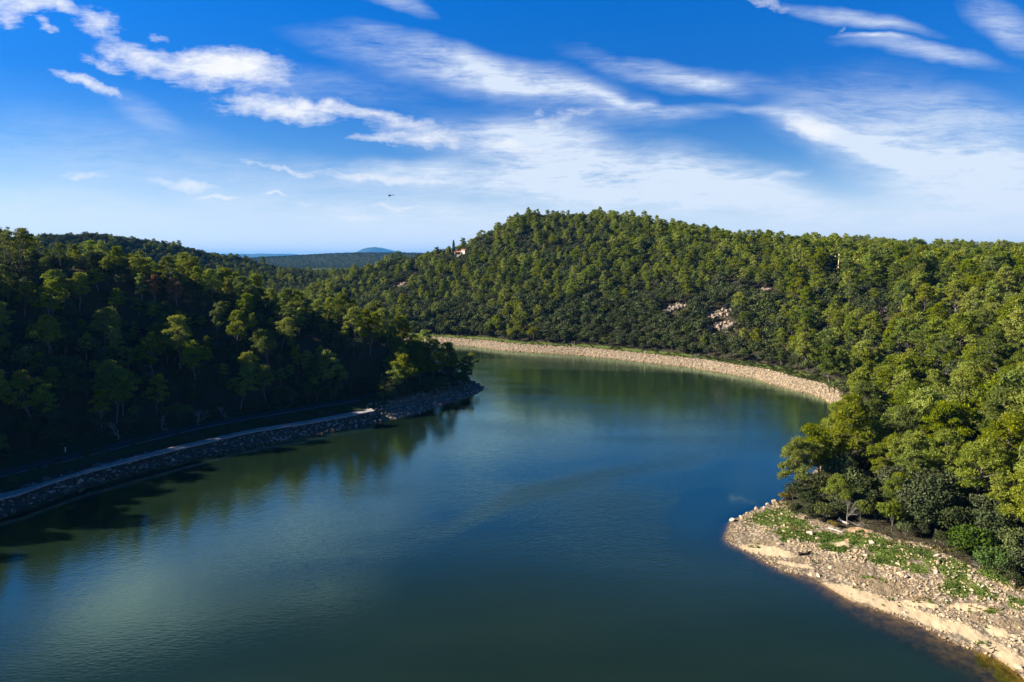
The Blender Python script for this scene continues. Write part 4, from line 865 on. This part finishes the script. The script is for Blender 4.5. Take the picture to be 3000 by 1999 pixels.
# bigger rocks, each a thing
rockM = [rock_mesh('rock', 940 + i, I3, M['rock'] if i % 3 else M['stoneW'], amp=0.5) for i in range(8)]
def rock(px, py, s, label, k, group=None, flat=1.0):
    x, y, z = at(px, py); s = s * 0.68; o = link('rock', rockM[k % 8], None, (x, y, z + s * 0.1)); o.scale = (s * 1.15, s * 0.9, s * flat); o.rotation_euler = (0.1 * (k % 3), 0.1 * (k % 4) - .15, k * 1.9); tag(o, label, 'rock', group)
for k, (px, py, s, lab) in enumerate([
  (2145, 1527, 0.85, 'large pale rock at the very corner of the point by the water'), (2170, 1518, 0.6, 'pale rock right of the corner rock on the point'), (2217, 1492, 0.8, 'white rock on the upper waterline of the point'), (2240, 1490, 0.55, 'smaller white rock beside the upper waterline rock'),
  (2250, 1482, 0.6, 'white rock just below the ochre shrub on the waterline'), (2270, 1472, 0.7, 'pale rock at the water under the thicket'), (2290, 1508, 0.42, 'lone white rock in the first grass patch'), (2268, 1528, 0.62, 'long white rock on the lower rim of the first grass patch'),
  (2285, 1524, 0.45, 'small white rock upslope of the long white one'), (2298, 1541, 0.5, 'white rock right of the long white one'), (2310, 1548, 0.4, 'small grey-white rock at the end of the white row'), (2375, 1570, 0.85, 'flat white rock in the middle of the grass near the pale log'),
  (2396, 1581, 0.55, 'white rock below the flat white one'), (2283, 1597, 0.5, 'dark-sided rock above the sand beach'), (2552, 1598, 0.72, 'round white rock standing alone in the green grass'), (2577, 1606, 0.4, 'small white rock right of the round one in the grass'),
  (2745, 1631, 0.7, 'pale rock where the grass meets the bright green bush'), (2748, 1652, 0.8, 'tilted white rock below the bush edge rock'), (2380, 1690, 0.85, 'broken pale rock jutting over the shallows'), (2395, 1693, 0.7, 'second broken rock jutting over the shallows'),
  (2435, 1665, 0.6, 'dark-shadowed rock on the brown soil above the shallows'), (2640, 1690, 0.7, 'rough tan rock at the edge of the brown soil'), (2655, 1692, 0.55, 'dark hollow rock beside the tan rock'), (2568, 1744, 0.45, 'flat pale rock lying on the lower sand'),
  (2653, 1796, 0.4, 'brown rock on the wet sand margin'), (2770, 1875, 0.42, 'brown rock at the waterline by the sticks'), (2840, 1662, 0.5, 'white rock in the line of stones along the bush'), (2850, 1680, 0.45, 'white rock lower in the line of stones along the bush'),
  (2843, 1690, 0.4, 'small white rock at the foot of the line of stones'), (2985, 1960, 0.7, 'white rock in the bottom right corner of the shore'), (2880, 1720, 0.45, 'white rock right of the lower green patch'), (2970, 1710, 0.75, 'big pale rock at the right edge below the wood'),
  (2600, 1660, 0.5, 'pale rock inside the middle grass patch'), (2900, 1710, 0.5, 'pale rock among the upper right stones'), (634, 1287, 0.8, 'white boulder on the edge of the shaded gravel path'), (668, 1282, 0.8, 'second white boulder on the edge of the shaded gravel path')]):
    rock(px, py, s, lab, k)
rr_ = np.random.default_rng(44)
cnt = 0; tries = 0
while cnt < 150 and tries < 3000:
    tries += 1; px, py = rr_.uniform(2130, 3000), rr_.uniform(1490, 1950)
    x, y = G(px, py, 1.5); d = float(sdist(np.array([x]), np.array([y]))[0]); z = tz(x, y)
    if d < 0.8 or d > 22: continue
    q = masks(np.array([x]), np.array([y]), np.array([z]))
    if q['m_gravel'][0] < .9 or q['m_sand'][0] > .2 or q['m_clay'][0] > .2 or fbm(np.array([x / 3.2]), np.array([y / 3.2]), 3)[0] < .5 or rr_.random() < q['m_soil'][0]: continue
    g = q['m_grass'][0] > .4; s = rr_.uniform(.16, .32); o = link('rock', rockM[rr_.integers(8)], None, (x, y, z + s * .1)); o.scale = (s * rr_.uniform(.8, 1.4), s, s * rr_.uniform(.6, 1)); o.rotation_euler = (rr_.normal(0, .3), rr_.normal(0, .3), rr_.uniform(0, 6.3))
    col = 'left' if px < 2420 else ('middle' if px < 2720 else 'right')
    tag(o, {'left': 'knee-high pale rock among stones on the left end of the bare point', 'middle': 'knee-high pale rock among stones on the middle of the bare point', 'right': 'knee-high pale rock among stones on the right end of the bare point'}[col] if not g else f'knee-high pale rock half hidden in grass on the {col} part of the point', 'rock', f'{"grass" if g else "stony"} {col} rocks of the bare point'); cnt += 1

# rock faces breaking through the trees
M['cliff'] = prin('weathered_cliff', (0.28, 0.225, 0.175), 0.95, 0.1, var=0.65, scale=0.45, bump=0.8)
OL = ['largest pale cliff showing through the far wood, upper part', 'broken lower foot of the largest pale cliff', 'long pale ledge left of the largest cliff', 'small white ledge high right of the largest cliff', 'thin broken ledge right of the small white one', 'pale bluff in the wood below the wooden cross', 'second pale bluff right of the first below the cross', 'pale boulder beside the hilltop house', 'pale rock left below the hilltop house', 'low white outcrop on the left spur of the far hill', 'white rock just under the summit trees']
for k, (x, y, z, px, py, rx, ry) in enumerate(outc):
    D = math.hypot(x, y); sx, sz = rx * D / FPX, ry * D / FPX * 1.1; rng = np.random.default_rng(60 + k); mb = MB()
    for i in range(8 + int(rx * 0.8)):
        V, F = rock_geo(1000 + k * 60 + i, I2, amp=0.5, flat=0.9, cuts=9); aa = rng.uniform(0, 6.28); q = rng.random() ** .6; u = math.cos(aa) * q * sx; v = math.sin(aa) * q * sz
        yy_ = y + v * 1.5; zz = tz(x + u, yy_); b_ = rng.uniform(.5, 1.5) * (0.6 + sx / 14)
        mb.add(V * np.array([b_, b_ * .8, b_ * rng.uniform(.6, 1.3)]) + np.array([x + u, yy_, zz + 0.25 * b_]), T=F)
    tag(mb.build('rock_outcrop', M['cliff']), OL[k], 'rock outcrop')

# ------------------------------------------------------------------ grass and low growth
def blades(name, x, y, h, seed, mat, label, cat, k=5, wd=0.06):
    rng = np.random.default_rng(seed); z = terrain(x, y); C = np.repeat(np.stack([x, y, z], 1), k, 0); n = len(C); C[:, :2] += rng.normal(0, .10, (n, 2)); C[:, 2] -= .03
    H_ = np.repeat(h, k)[:, None] * rng.uniform(.5, 1.2, (n, 1)); tip = C + np.concatenate([rng.normal(0, .5, (n, 2)), np.ones((n, 1))], 1) * H_
    a = rng.uniform(0, 6.28, n); s_ = np.stack([np.cos(a), np.sin(a), 0 * a], 1) * wd * (0.6 + H_); m_ = C * .45 + tip * .55 + np.array([0, 0, .02])
    V = np.stack([C - s_ * .6, C + s_ * .6, m_ + s_, tip, m_ - s_], 1).reshape(-1, 3); i = np.arange(n)[:, None] * 5
    tag(link(name, mk_mesh(name, V, [i + np.arange(5)[None]], [mat])), label, cat, None, 'stuff')
n = 60000; x = rg.uniform(30, 85, n); y = rg.uniform(60, 128, n); z = terrain(x, y); mk = masks(x, y, z)
gn = fbm(x / 1.6, y / 1.6, 3); d = sdist(x, y); k = (d > 1.2) & (rg.random(n) < np.clip(mk['m_grass'] * 1.15 + (gn - .5) * 1.3 - 0.2, 0, 1) * .8)
blades('shore_grass', x[k], y[k], 0.16 + 0.35 * np.clip(gn[k] - .4, 0, .4), 51, M['grass'], 'patches of fresh green grass and weeds on the near point', 'grass', 6, 0.09)
px, py = pix(x, y, z); dn = emask([(2640, 1592, 60, 12, 8), (2350, 1555, 40, 10, 12), (2990, 1725, 40, 16, 10), (2320, 1490, 40, 8, 20), (2750, 1610, 50, 12, 10), (2900, 1790, 60, 10, 8), (2700, 1760, 30, 8, 0)], px, py)
k = rg.random(n) < np.clip(dn - .2, 0, 1) * .3
blades('dry_grass', x[k], y[k], 0.22 + 0.25 * rg.random(k.sum()), 52, M['drygrass'], 'straw-coloured dry grass at the edge of the wood on the point', 'grass', 6, 0.07)
low = [raw(p.crown) for p in mid_oak[:3]]
x, y, rq = candidates(1.5, 71, 90, 420); d = sdist(x, y); L = zone_left(x, y); px, py = pix(x, y, terrain(x, y))
k = (d > 7.3) & (d < 14.5) & ~L & (y > 125) & (px > 1200) & (np.hypot(x - 46, y - 95) > 46) & (rq.random(x.size) < np.where((px > 2030) & (d < 12), .9, .35)) & (fbm(x / 9, y / 9, 2) > np.where(px > 2030, .2, .45))
k |= L & (d > 8.6) & (d < 11.5) & (x < -30) & (rq.random(x.size) < .55) & (y < 190)
k |= L & (d > 21.5) & (d < 27) & (rq.random(x.size) < .7)
k |= L & (x > -34) & (d > 8) & (d < 15) & (rq.random(x.size) < .4)
n = int(k.sum()); s_ = rq.uniform(.12, .3, n)
for o in low:
    o.data = o.data.copy(); o.data.materials.clear(); o.data.materials.append(M['verge'])
scatter('verge_scrub', np.stack([x[k], y[k], terrain(x[k], y[k]) - .25], 1), np.stack([0 * s_, 0 * s_, rq.uniform(0, 6.28, n)], 1), np.stack([s_, s_, s_ * .8], 1), rq.integers(0, 3, n), low, 'stuff', 'low green scrub along the tops of the lake banks', 'scrub')

# ------------------------------------------------------------------ driftwood
def log(px0, py0, px1, py1, r, mat, name, label, cat, br=0, seed=0, lift=0.1):
    a = np.array(at(px0, py0)); b = np.array(at(px1, py1)); a[2] += lift; b[2] += lift; rng = np.random.default_rng(seed); mb = MB(); ln = np.linalg.norm(b - a)
    p = bend(rng, a, b, 6, ln * .02); mb.tube(p, np.linspace(r, r * .55, 6), 6)
    for _ in range(br):
        q = a + (b - a) * rng.uniform(.2, 1); e = q + unit(rng.normal(0, 1, 3) + np.array([0, 0, .8])) * ln * rng.uniform(.2, .5); e[2] = max(e[2], q[2] + .1); mb.tube(bend(rng, q, e, 4, .06), np.linspace(r * .5, r * .12, 4), 4)
    tag(mb.build(name, mat, None, None, True), label, cat)
log(2427, 1553, 2468, 1568, 0.16, M['deadwood'], 'log', 'straight pale log lying in the grass on the point', 'log', 1, 1)
log(2456, 1530, 2486, 1542, 0.22, M['deadwood'], 'log', 'pale log under the bare grey tree', 'log', 2, 2, .2)
log(2340, 1629, 2372, 1627, 0.22, M['darkwood'], 'driftwood_stump', 'dark driftwood stump with stubs on the sand of the point', 'driftwood', 7, 3, .15)
log(2898, 1906, 2918, 1898, 0.04, M['darkwood'], 'stick', 'thin dark stick lying on the lower sand', 'stick', 0, 4, .04)
log(2906, 1915, 2914, 1909, 0.04, M['darkwood'], 'stick', 'short dark stick just below the thin one on the sand', 'stick', 0, 5, .04)
log(2885, 1530, 2935, 1600, 0.13, M['deadwood'], 'fallen_tree', 'white fallen trunk with side branches inside the wood edge', 'fallen tree', 8, 6, .9)
log(2940, 1490, 2985, 1560, 0.12, M['deadwood'], 'fallen_tree', 'white fallen trunk furthest right inside the wood edge', 'fallen tree', 9, 7, 1.2)
log(2515, 1395, 2560, 1450, 0.10, M['deadwood'], 'fallen_tree', 'heap of bleached fallen boughs before the dark blue car', 'fallen tree', 14, 8, .4)
log(2560, 1460, 2620, 1450, 0.08, M['deadwood'], 'fallen_tree', 'low bleached bough right of the heap before the car', 'fallen tree', 8, 9, .4)

# ------------------------------------------------------------------ cars
def build_car(paint, x, y, z, rz, name, label):
    root = empty(name, (x, y, z), rz); glass = prin('car_glass', (0.02, 0.025, 0.03), 0.08, 0.6); black = prin('car_rubber', (0.02, 0.02, 0.02), 0.8); rimm = prin('car_rim', (0.5, 0.5, 0.52), 0.35, 0.5, 0.8)
    st = [(-2.08, .62, .42, .78), (-1.98, .78, .30, .93), (-1.5, .86, .24, .98), (-.6, .88, .22, .96), (.4, .88, .22, .95), (1.1, .87, .23, .90), (1.75, .82, .26, .80), (2.0, .72, .32, .68), (2.1, .58, .42, .60)]
    V = []; 
    for sx, hw, zb, zt in st:
        zm = (zb + zt) / 2; V += [(sx, -hw * .92, zb), (sx, -hw, zm), (sx, -hw * .95, zt - .06), (sx, -hw * .8, zt), (sx, hw * .8, zt), (sx, hw * .95, zt - .06), (sx, hw, zm), (sx, hw * .92, zb)]
    Q = [[i * 8 + j, i * 8 + (j + 1) % 8, i * 8 + 8 + (j + 1) % 8, i * 8 + 8 + j] for i in range(len(st) - 1) for j in range(8)]
    mb = MB(); mb.add(V, Q); 
    for b, f in ((0, 1), ((len(st) - 1) * 8, -1)):
        q = [b + j for j in range(8)]; mb.Q.append(np.array([[q[0], q[1], q[6], q[7]], [q[1], q[2], q[5], q[6]], [q[2], q[3], q[4], q[5]]]))
    body = mb.build('body', paint, root, None, True)
    cab = MB(); lo = [(-1.75, .80), (-1.2, .82), (0, .83), (.95, .80)]; hi = [(-1.35, .60), (-1.0, .64), (-.1, .66), (.3, .60)]
    Vc = [(a, -w_, .93) for a, w_ in lo] + [(a, -w_, 1.40) for a, w_ in hi] + [(a, w_, .93) for a, w_ in lo] + [(a, w_, 1.40) for a, w_ in hi]
    cab.add(Vc, [[i, i + 1, i + 5, i + 4] for i in range(3)] + [[8 + i, 12 + i, 13 + i, 9 + i] for i in range(3)] + [[0, 4, 12, 8], [3, 11, 15, 7]]); cab.build('windows', glass, root)
    rf = MB(); rf.add([(a, s_ * w_, 1.40) for s_ in (-1, 1) for a, w_ in hi] + [(a, s_ * (w_ - .08), 1.46) for s_ in (-1, 1) for a, w_ in hi], [[8, 9, 13, 12], [9, 10, 14, 13], [10, 11, 15, 14], [0, 1, 9, 8], [1, 2, 10, 9], [2, 3, 11, 10], [4, 12, 13, 5], [5, 13, 14, 6], [6, 14, 15, 7], [0, 8, 12, 4], [3, 7, 15, 11]])
    for a0, a1 in ((-1.2, -1.0), (0, -.1), (.95, .3), (-1.75, -1.35)):
        for s_ in (-1, 1): rf.tube([(a0, s_ * .82, .93), (a1, s_ * .65, 1.41)], .035, 4)
    rf.build('roof', paint, root)
    for sx in (-1.3, 1.32):
        for s_ in (-1, 1):
            wm = MB(); th = np.linspace(0, 2 * math.pi, 17)[:-1]
            ring = lambda r, yy: [(sx + r * math.cos(t), yy, .31 + r * math.sin(t)) for t in th]
            wm.add(ring(.31, s_ * .70) + ring(.31, s_ * .90) + ring(.19, s_ * .90), [[i, (i + 1) % 16, 16 + (i + 1) % 16, 16 + i] for i in range(16)] + [[16 + i, 16 + (i + 1) % 16, 32 + (i + 1) % 16, 32 + i] for i in range(16)])
            t_ = wm.build('wheel', black, root); rm = MB(); rm.add(ring(.19, s_ * .895) + [(sx, s_ * .87, .31)], T=[[i, (i + 1) % 16, 16] for i in range(16)]); rm.build('rim', rimm, t_)
    for s_ in (-1, 1):
        h_ = MB(); h_.box((2.0, s_ * .55, .66), (.14, .28, .12)); h_.build('headlight', prin('lamp_glass', (.7, .7, .7), .1), root); h_ = MB(); h_.box((-2.0, s_ * .62, .82), (.12, .2, .14)); h_.build('tail_light', prin('red_lamp', (.35, .02, .02), .2), root)
    tag(root, label, 'car'); return root
x, y, z = CAR_A; build_car(prin('dark_blue_paint', (0.012, 0.022, 0.075), 0.25, 0.6), x, y, z + .02, 3.5, 'parked_car', 'dark blue car parked in the shade of the wooded point')
x, y, z = CAR_B; build_car(prin('white_car_paint', (0.8, 0.81, 0.82), 0.3, 0.5), x, y, z + .02, 2.0, 'parked_car', 'white car parked under the trees of the left headland')

# ------------------------------------------------------------------ hilltop house with bell gable
def build_house():
    D = math.hypot(hx, hy); base = P(1345, 746.5, D)[2]; root = empty('hill_house', (hx, hy, base), rad(-16))
    wall = prin('cream_render', (0.72, 0.62, 0.48), 0.9, .1, var=.12, scale=.8); white = prin('white_render', (0.8, 0.77, 0.71), .9, .1, var=.08, scale=.8); tile = prin('red_roof_tiles', (0.42, 0.17, 0.11), .85, .1, var=.3, scale=2.5); darkm = prin('dark_opening', (0.03, 0.028, 0.025), .6)
    m = MB(); th = rad(-20); ca, sa = math.cos(th), math.sin(th)
    def R(x, y): return (3.9 + x * ca - y * sa, 1.6 + x * sa + y * ca)
    m.box((*R(0, 0), .4), (3.6, 3.4, 6.4), th); m.build('main_block', white, root)
    g = MB(); ev = [(-2.0, -1.95), (2.0, -1.95), (2.0, 1.95), (-2.0, 1.95)]; rd = [(-2.0, 0), (2.0, 0)]
    Vr = [(*R(*p), 3.58) for p in ev] + [(*R(*p), 4.55) for p in rd] + [(*R(*p), 3.42) for p in ev] + [(*R(*p), 4.38) for p in rd]
    g.add(Vr, [[0, 1, 5, 4], [2, 3, 4, 5], [6, 10, 11, 7], [8, 11, 10, 9], [0, 6, 7, 1], [2, 8, 9, 3], [0, 4, 10, 6], [3, 9, 10, 4], [1, 7, 11, 5], [2, 5, 11, 8]]); g.build('roof', tile, root)
    pw = MB(); pw.box((-3.6, .2, 0), (1.1, .5, 3.9)); pw.box((1.5, .1, 0), (.7, .5, 3.7)); pw.box((-1.0, 3.1, .5), (6.0, .4, 5.2)); pw.box((-3.9, 1.7, .3), (.4, 2.5, 4.6)); pw.box((-1.0, .1, -1.6), (6.3, .7, 3.4)); pw.build('porch_wall', wall, root)
    do = MB(); do.box((-1.2, 2.86, .95), (1.3, .06, 1.9)); do.build('door', darkm, root)
    ar = MB(); ar.box((*R(-.9, -1.72), 1.0), (.7, .06, 1.0), th); ar.build('window', darkm, root)
    pr_ = MB(); pr_.add([(-4.3, -.3, 1.98), (1.95, -.3, 1.98), (1.95, 3.4, 3.15), (-4.3, 3.4, 3.15), (-4.3, -.3, 1.86), (1.95, -.3, 1.86), (1.95, 3.4, 3.03), (-4.3, 3.4, 3.03)], [[0, 1, 2, 3], [4, 7, 6, 5], [0, 4, 5, 1], [1, 5, 6, 2], [2, 6, 7, 3], [3, 7, 4, 0]]); pr_.build('porch_roof', tile, root)
    bg_ = MB(); bg_.box((-3.4, 3.0, 2.6), (1.9, .6, 2.6)); bg_.box((-3.75, 3.0, 4.35), (.35, .6, .9)); bg_.box((-2.75, 3.0, 4.35), (.35, .6, .9)); bg_.box((-3.25, 3.0, 4.95), (1.35, .6, .3)); bg_.box((-3.2, 3.0, 5.3), (.75, .55, .4)); bg_.build('bell_gable', wall, root)
    ch = MB(); ch.box((1.6, 2.6, 3.7), (.8, .8, 2.1)); ch.box((1.6, 2.6, 4.8), (.95, .95, .12)); ch.build('chimney', prin('pink_render', (.62, .42, .36), .9), root)
    rr2 = MB(); rr2.add([(-.2, 2.9, 3.2), (1.4, 2.9, 3.2), (1.4, 4.6, 3.8), (-.2, 4.6, 3.8), (-.2, 2.9, 3.08), (1.4, 2.9, 3.08), (1.4, 4.6, 3.68), (-.2, 4.6, 3.68)], [[0, 1, 2, 3], [4, 7, 6, 5], [0, 4, 5, 1], [1, 5, 6, 2], [2, 6, 7, 3], [3, 7, 4, 0]]); rr2.build('back_roof', tile, root)
    tag(root, 'small pale house with red tiled roofs and bell gable high on the far hill', 'house')
    w2 = MB(); c_ = (hx - 5.9, hy - .3); w2.box((c_[0], c_[1], base - .2), (3.2, .5, 2.6)); w2.box((hx - 5.9, hy + .9, base + 1.75), (1.0, .5, .7)); w2.box((hx - 5.9, hy + .9, base + .2), (.9, .45, 2.5)); tag(w2.build('terrace_wall', wall), 'low cream terrace wall left of the hilltop house', 'wall')
    return base
HB = build_house()
D_ = math.hypot(hx, hy)
for k, (px, py, H, R_, lab) in enumerate([(1329, 704, 0, .75, 'tall thin dark cypress behind the hilltop house'), (1318, 722, 0, .7, 'shorter dark cypress left of the tall one by the house')]):
    x, y, zt = P(px, py, D_ + 5); z = tz(x, y); tb, V, Q = gen_spire(850 + k, 10, R_, 900, .42, .2); p = Proto('cypress', tb, V, Q, M['cypress'], M['bark'], 10); plant('cypress', p, x, y, z, (zt - z) / 10, 0, lab, 'cypress')
for k, (px, py, w_, lab) in enumerate([(1362, 697, 13, 'bushy-topped pine rising right behind the hilltop house'), (1378, 700, 8, 'small round-topped pine right of the hilltop house pine'), (1312, 738, 9, 'dark oak at the left side of the hilltop house'), (1290, 728, 14, 'dark oak crowning the boulders left of the house'), (1332, 722, 10, 'dark pine in front of the tall cypress by the house'), (1350, 722, 9, 'dark pine behind the chimney of the hilltop house')]):
    x, y, zt = P(px, py, D_ + 7 + k); z = tz(x, y); H = max(3.5, zt - z); plant('pine_tree' if 'pine' in lab else 'holm_oak', (mid[k] if 'pine' in lab else mid_oak[k % 5]), x, y, z, H / (10 if 'pine' in lab else 6), k, lab, 'pine tree' if 'pine' in lab else 'oak tree')
# lone trees on the ridge behind
for k, (px, py, D, lab) in enumerate([(530, 704, 752, 'umbrella pine standing proud on the dark ridge skyline'), (388, 698, 748, 'rounded pine on the dark ridge skyline left of the umbrella pine'), (505, 707, 751, 'flat-topped pine just left of the umbrella pine on the ridge'), (478, 705, 750, 'small round pine on the dark ridge skyline'), (672, 744, 782, 'pair pine low on the descending dark ridge'), (697, 743, 786, 'second pine of the pair low on the descending ridge'), (770, 752, 800, 'round dark pine near the valley end of the ridge'), (2612, 704, 640, 'tall round-topped pine breaking the right skyline'), (2750, 722, 660, 'dark pine on the right skyline right of the tall one')]):
    x, y, zt = P(px, py, D); z = tz(x, y); H = float(np.clip(zt - z, 6, 14)); plant('pine_tree', mid[k % 8], x, y, zt - H, H / 10, k * 2, lab, 'pine tree')

# ------------------------------------------------------------------ cross on the right hill
def build_cross():
    x, y, z = CROSS; D = math.hypot(x, y); zt = P(2457, 743, D)[2]; za = P(2457, 751, D)[2]; root = empty('hill_cross', (x, y, z)); wood = prin('sunlit_weathered_wood', (.72, .55, .36), .85, .1, var=.12, scale=2)
    a = MB(); a.box((0, 0, (zt - z) / 2 - .3), (.6, .6, zt - z + .6)); a.build('post', wood, root); b = MB(); b.box((0, 0, za - z), (4.4, .5, .62)); b.build('crossbar', wood, root); p = MB(); p.box((0, 0, .0), (2.0, 2.0, 1.2)); p.build('plinth', M['rock'], root)
    tag(root, 'tall wooden cross standing among pines on the right hill', 'cross')
build_cross()

# ------------------------------------------------------------------ helicopter
def build_heli():
    x, y, z = P(1145, 573.5, 1200); root = empty('helicopter', (x, y, z), 0.0); mt = prin('dark_navy_airframe', (0.012, 0.03, 0.05), .4, .5); gl = prin('dark_canopy_glass', (.02, .03, .04), .1, .6)
    def loft(st, name, mat, par):
        V = []; n = 12
        for sx, cy, cz, ry, rz_ in st: V += [(sx, cy + ry * math.cos(t), cz + rz_ * math.sin(t)) for t in np.linspace(0, 2 * math.pi, n + 1)[:-1]]
        Q = [[i * n + j, i * n + (j + 1) % n, (i + 1) * n + (j + 1) % n, (i + 1) * n + j] for i in range(len(st) - 1) for j in range(n)]; mb = MB(); mb.add(V, Q); return mb.build(name, mat, par, None, True)
    loft([(-5.0, 0, -.25, .05, .05), (-4.6, 0, -.2, .55, .45), (-3.6, 0, 0, .95, .85), (-2.2, 0, .05, 1.05, 1.05), (-.8, 0, .1, 1.0, 1.0), (.2, 0, .3, .6, .7), (.9, 0, .38, .3, .35)], 'fuselage', mt, root)
    loft([(.2, 0, .35, .42, .42), (2.5, 0, .36, .3, .3), (5.0, 0, .4, .2, .24), (5.2, 0, .4, .05, .05)], 'tail_boom', mt, root)
    f = MB(); f.add([(4.0, -.08, .5), (5.3, -.08, .2), (5.6, -.08, 2.2), (4.9, -.08, 2.3), (4.0, .08, .5), (5.3, .08, .2), (5.6, .08, 2.2), (4.9, .08, 2.3)], [[0, 1, 2, 3], [4, 7, 6, 5], [0, 4, 5, 1], [1, 5, 6, 2], [2, 6, 7, 3], [3, 7, 4, 0]]); f.build('tail_fin', mt, root)
    c = MB(); c.box((-2.0, 0, 1.3), (1.6, .8, .6)); c.tube([(-2.0, 0, 1.4), (-2.0, 0, 2.2)], .16, 8); mast = c.build('rotor_mast', mt, root)
    for a in (0.5, 1.55, 2.6):
        b = MB(); b.box((-2.0, 0, 2.2), (10.4, .22, .05), a); b.build('rotor_blade', mt, mast)
    t_ = MB(); t_.box((5.1, .28, 1.2), (.12, .06, 1.7)); t_.build('tail_rotor', mt, root)
    for s_ in (-1, 1):
        k_ = MB(); k_.tube([(-4.2, s_ * .95, -1.35), (-3.9, s_ * .95, -1.5), (-.8, s_ * .95, -1.5), (-.4, s_ * .95, -1.4)], .07, 6); k_.tube([(-3.2, s_ * .95, -1.5), (-3.2, s_ * .5, -.7)], .05, 5); k_.tube([(-1.4, s_ * .95, -1.5), (-1.4, s_ * .5, -.7)], .05, 5); k_.build('skid', mt, root)
    g = MB(); g.box((-4.1, 0, .25), (.5, 1.1, .5)); g.build('windscreen', gl, root)
    tag(root, 'small dark helicopter flying left across the pale sky', 'helicopter')
build_heli()

# ------------------------------------------------------------------ air: blue haze over the far hills
def build_haze():
    mb = MB(); mb.box((0, 9000, 140), (56000, 36000, 352)); m, t, o = new_mat('air_haze')
    v = t.add('ShaderNodeVolumePrincipled'); v.inputs['Color'].default_value = (0.07, 0.40, 1.0, 1); v.inputs['Density'].default_value = 0.000042; v.inputs['Anisotropy'].default_value = 0.1
    t.l.new(v.outputs[0], o.inputs['Volume']); ob = mb.build('haze', m); tag(ob, kind='stuff', label='thin blue air haze over the valley and far ridges')
build_haze()
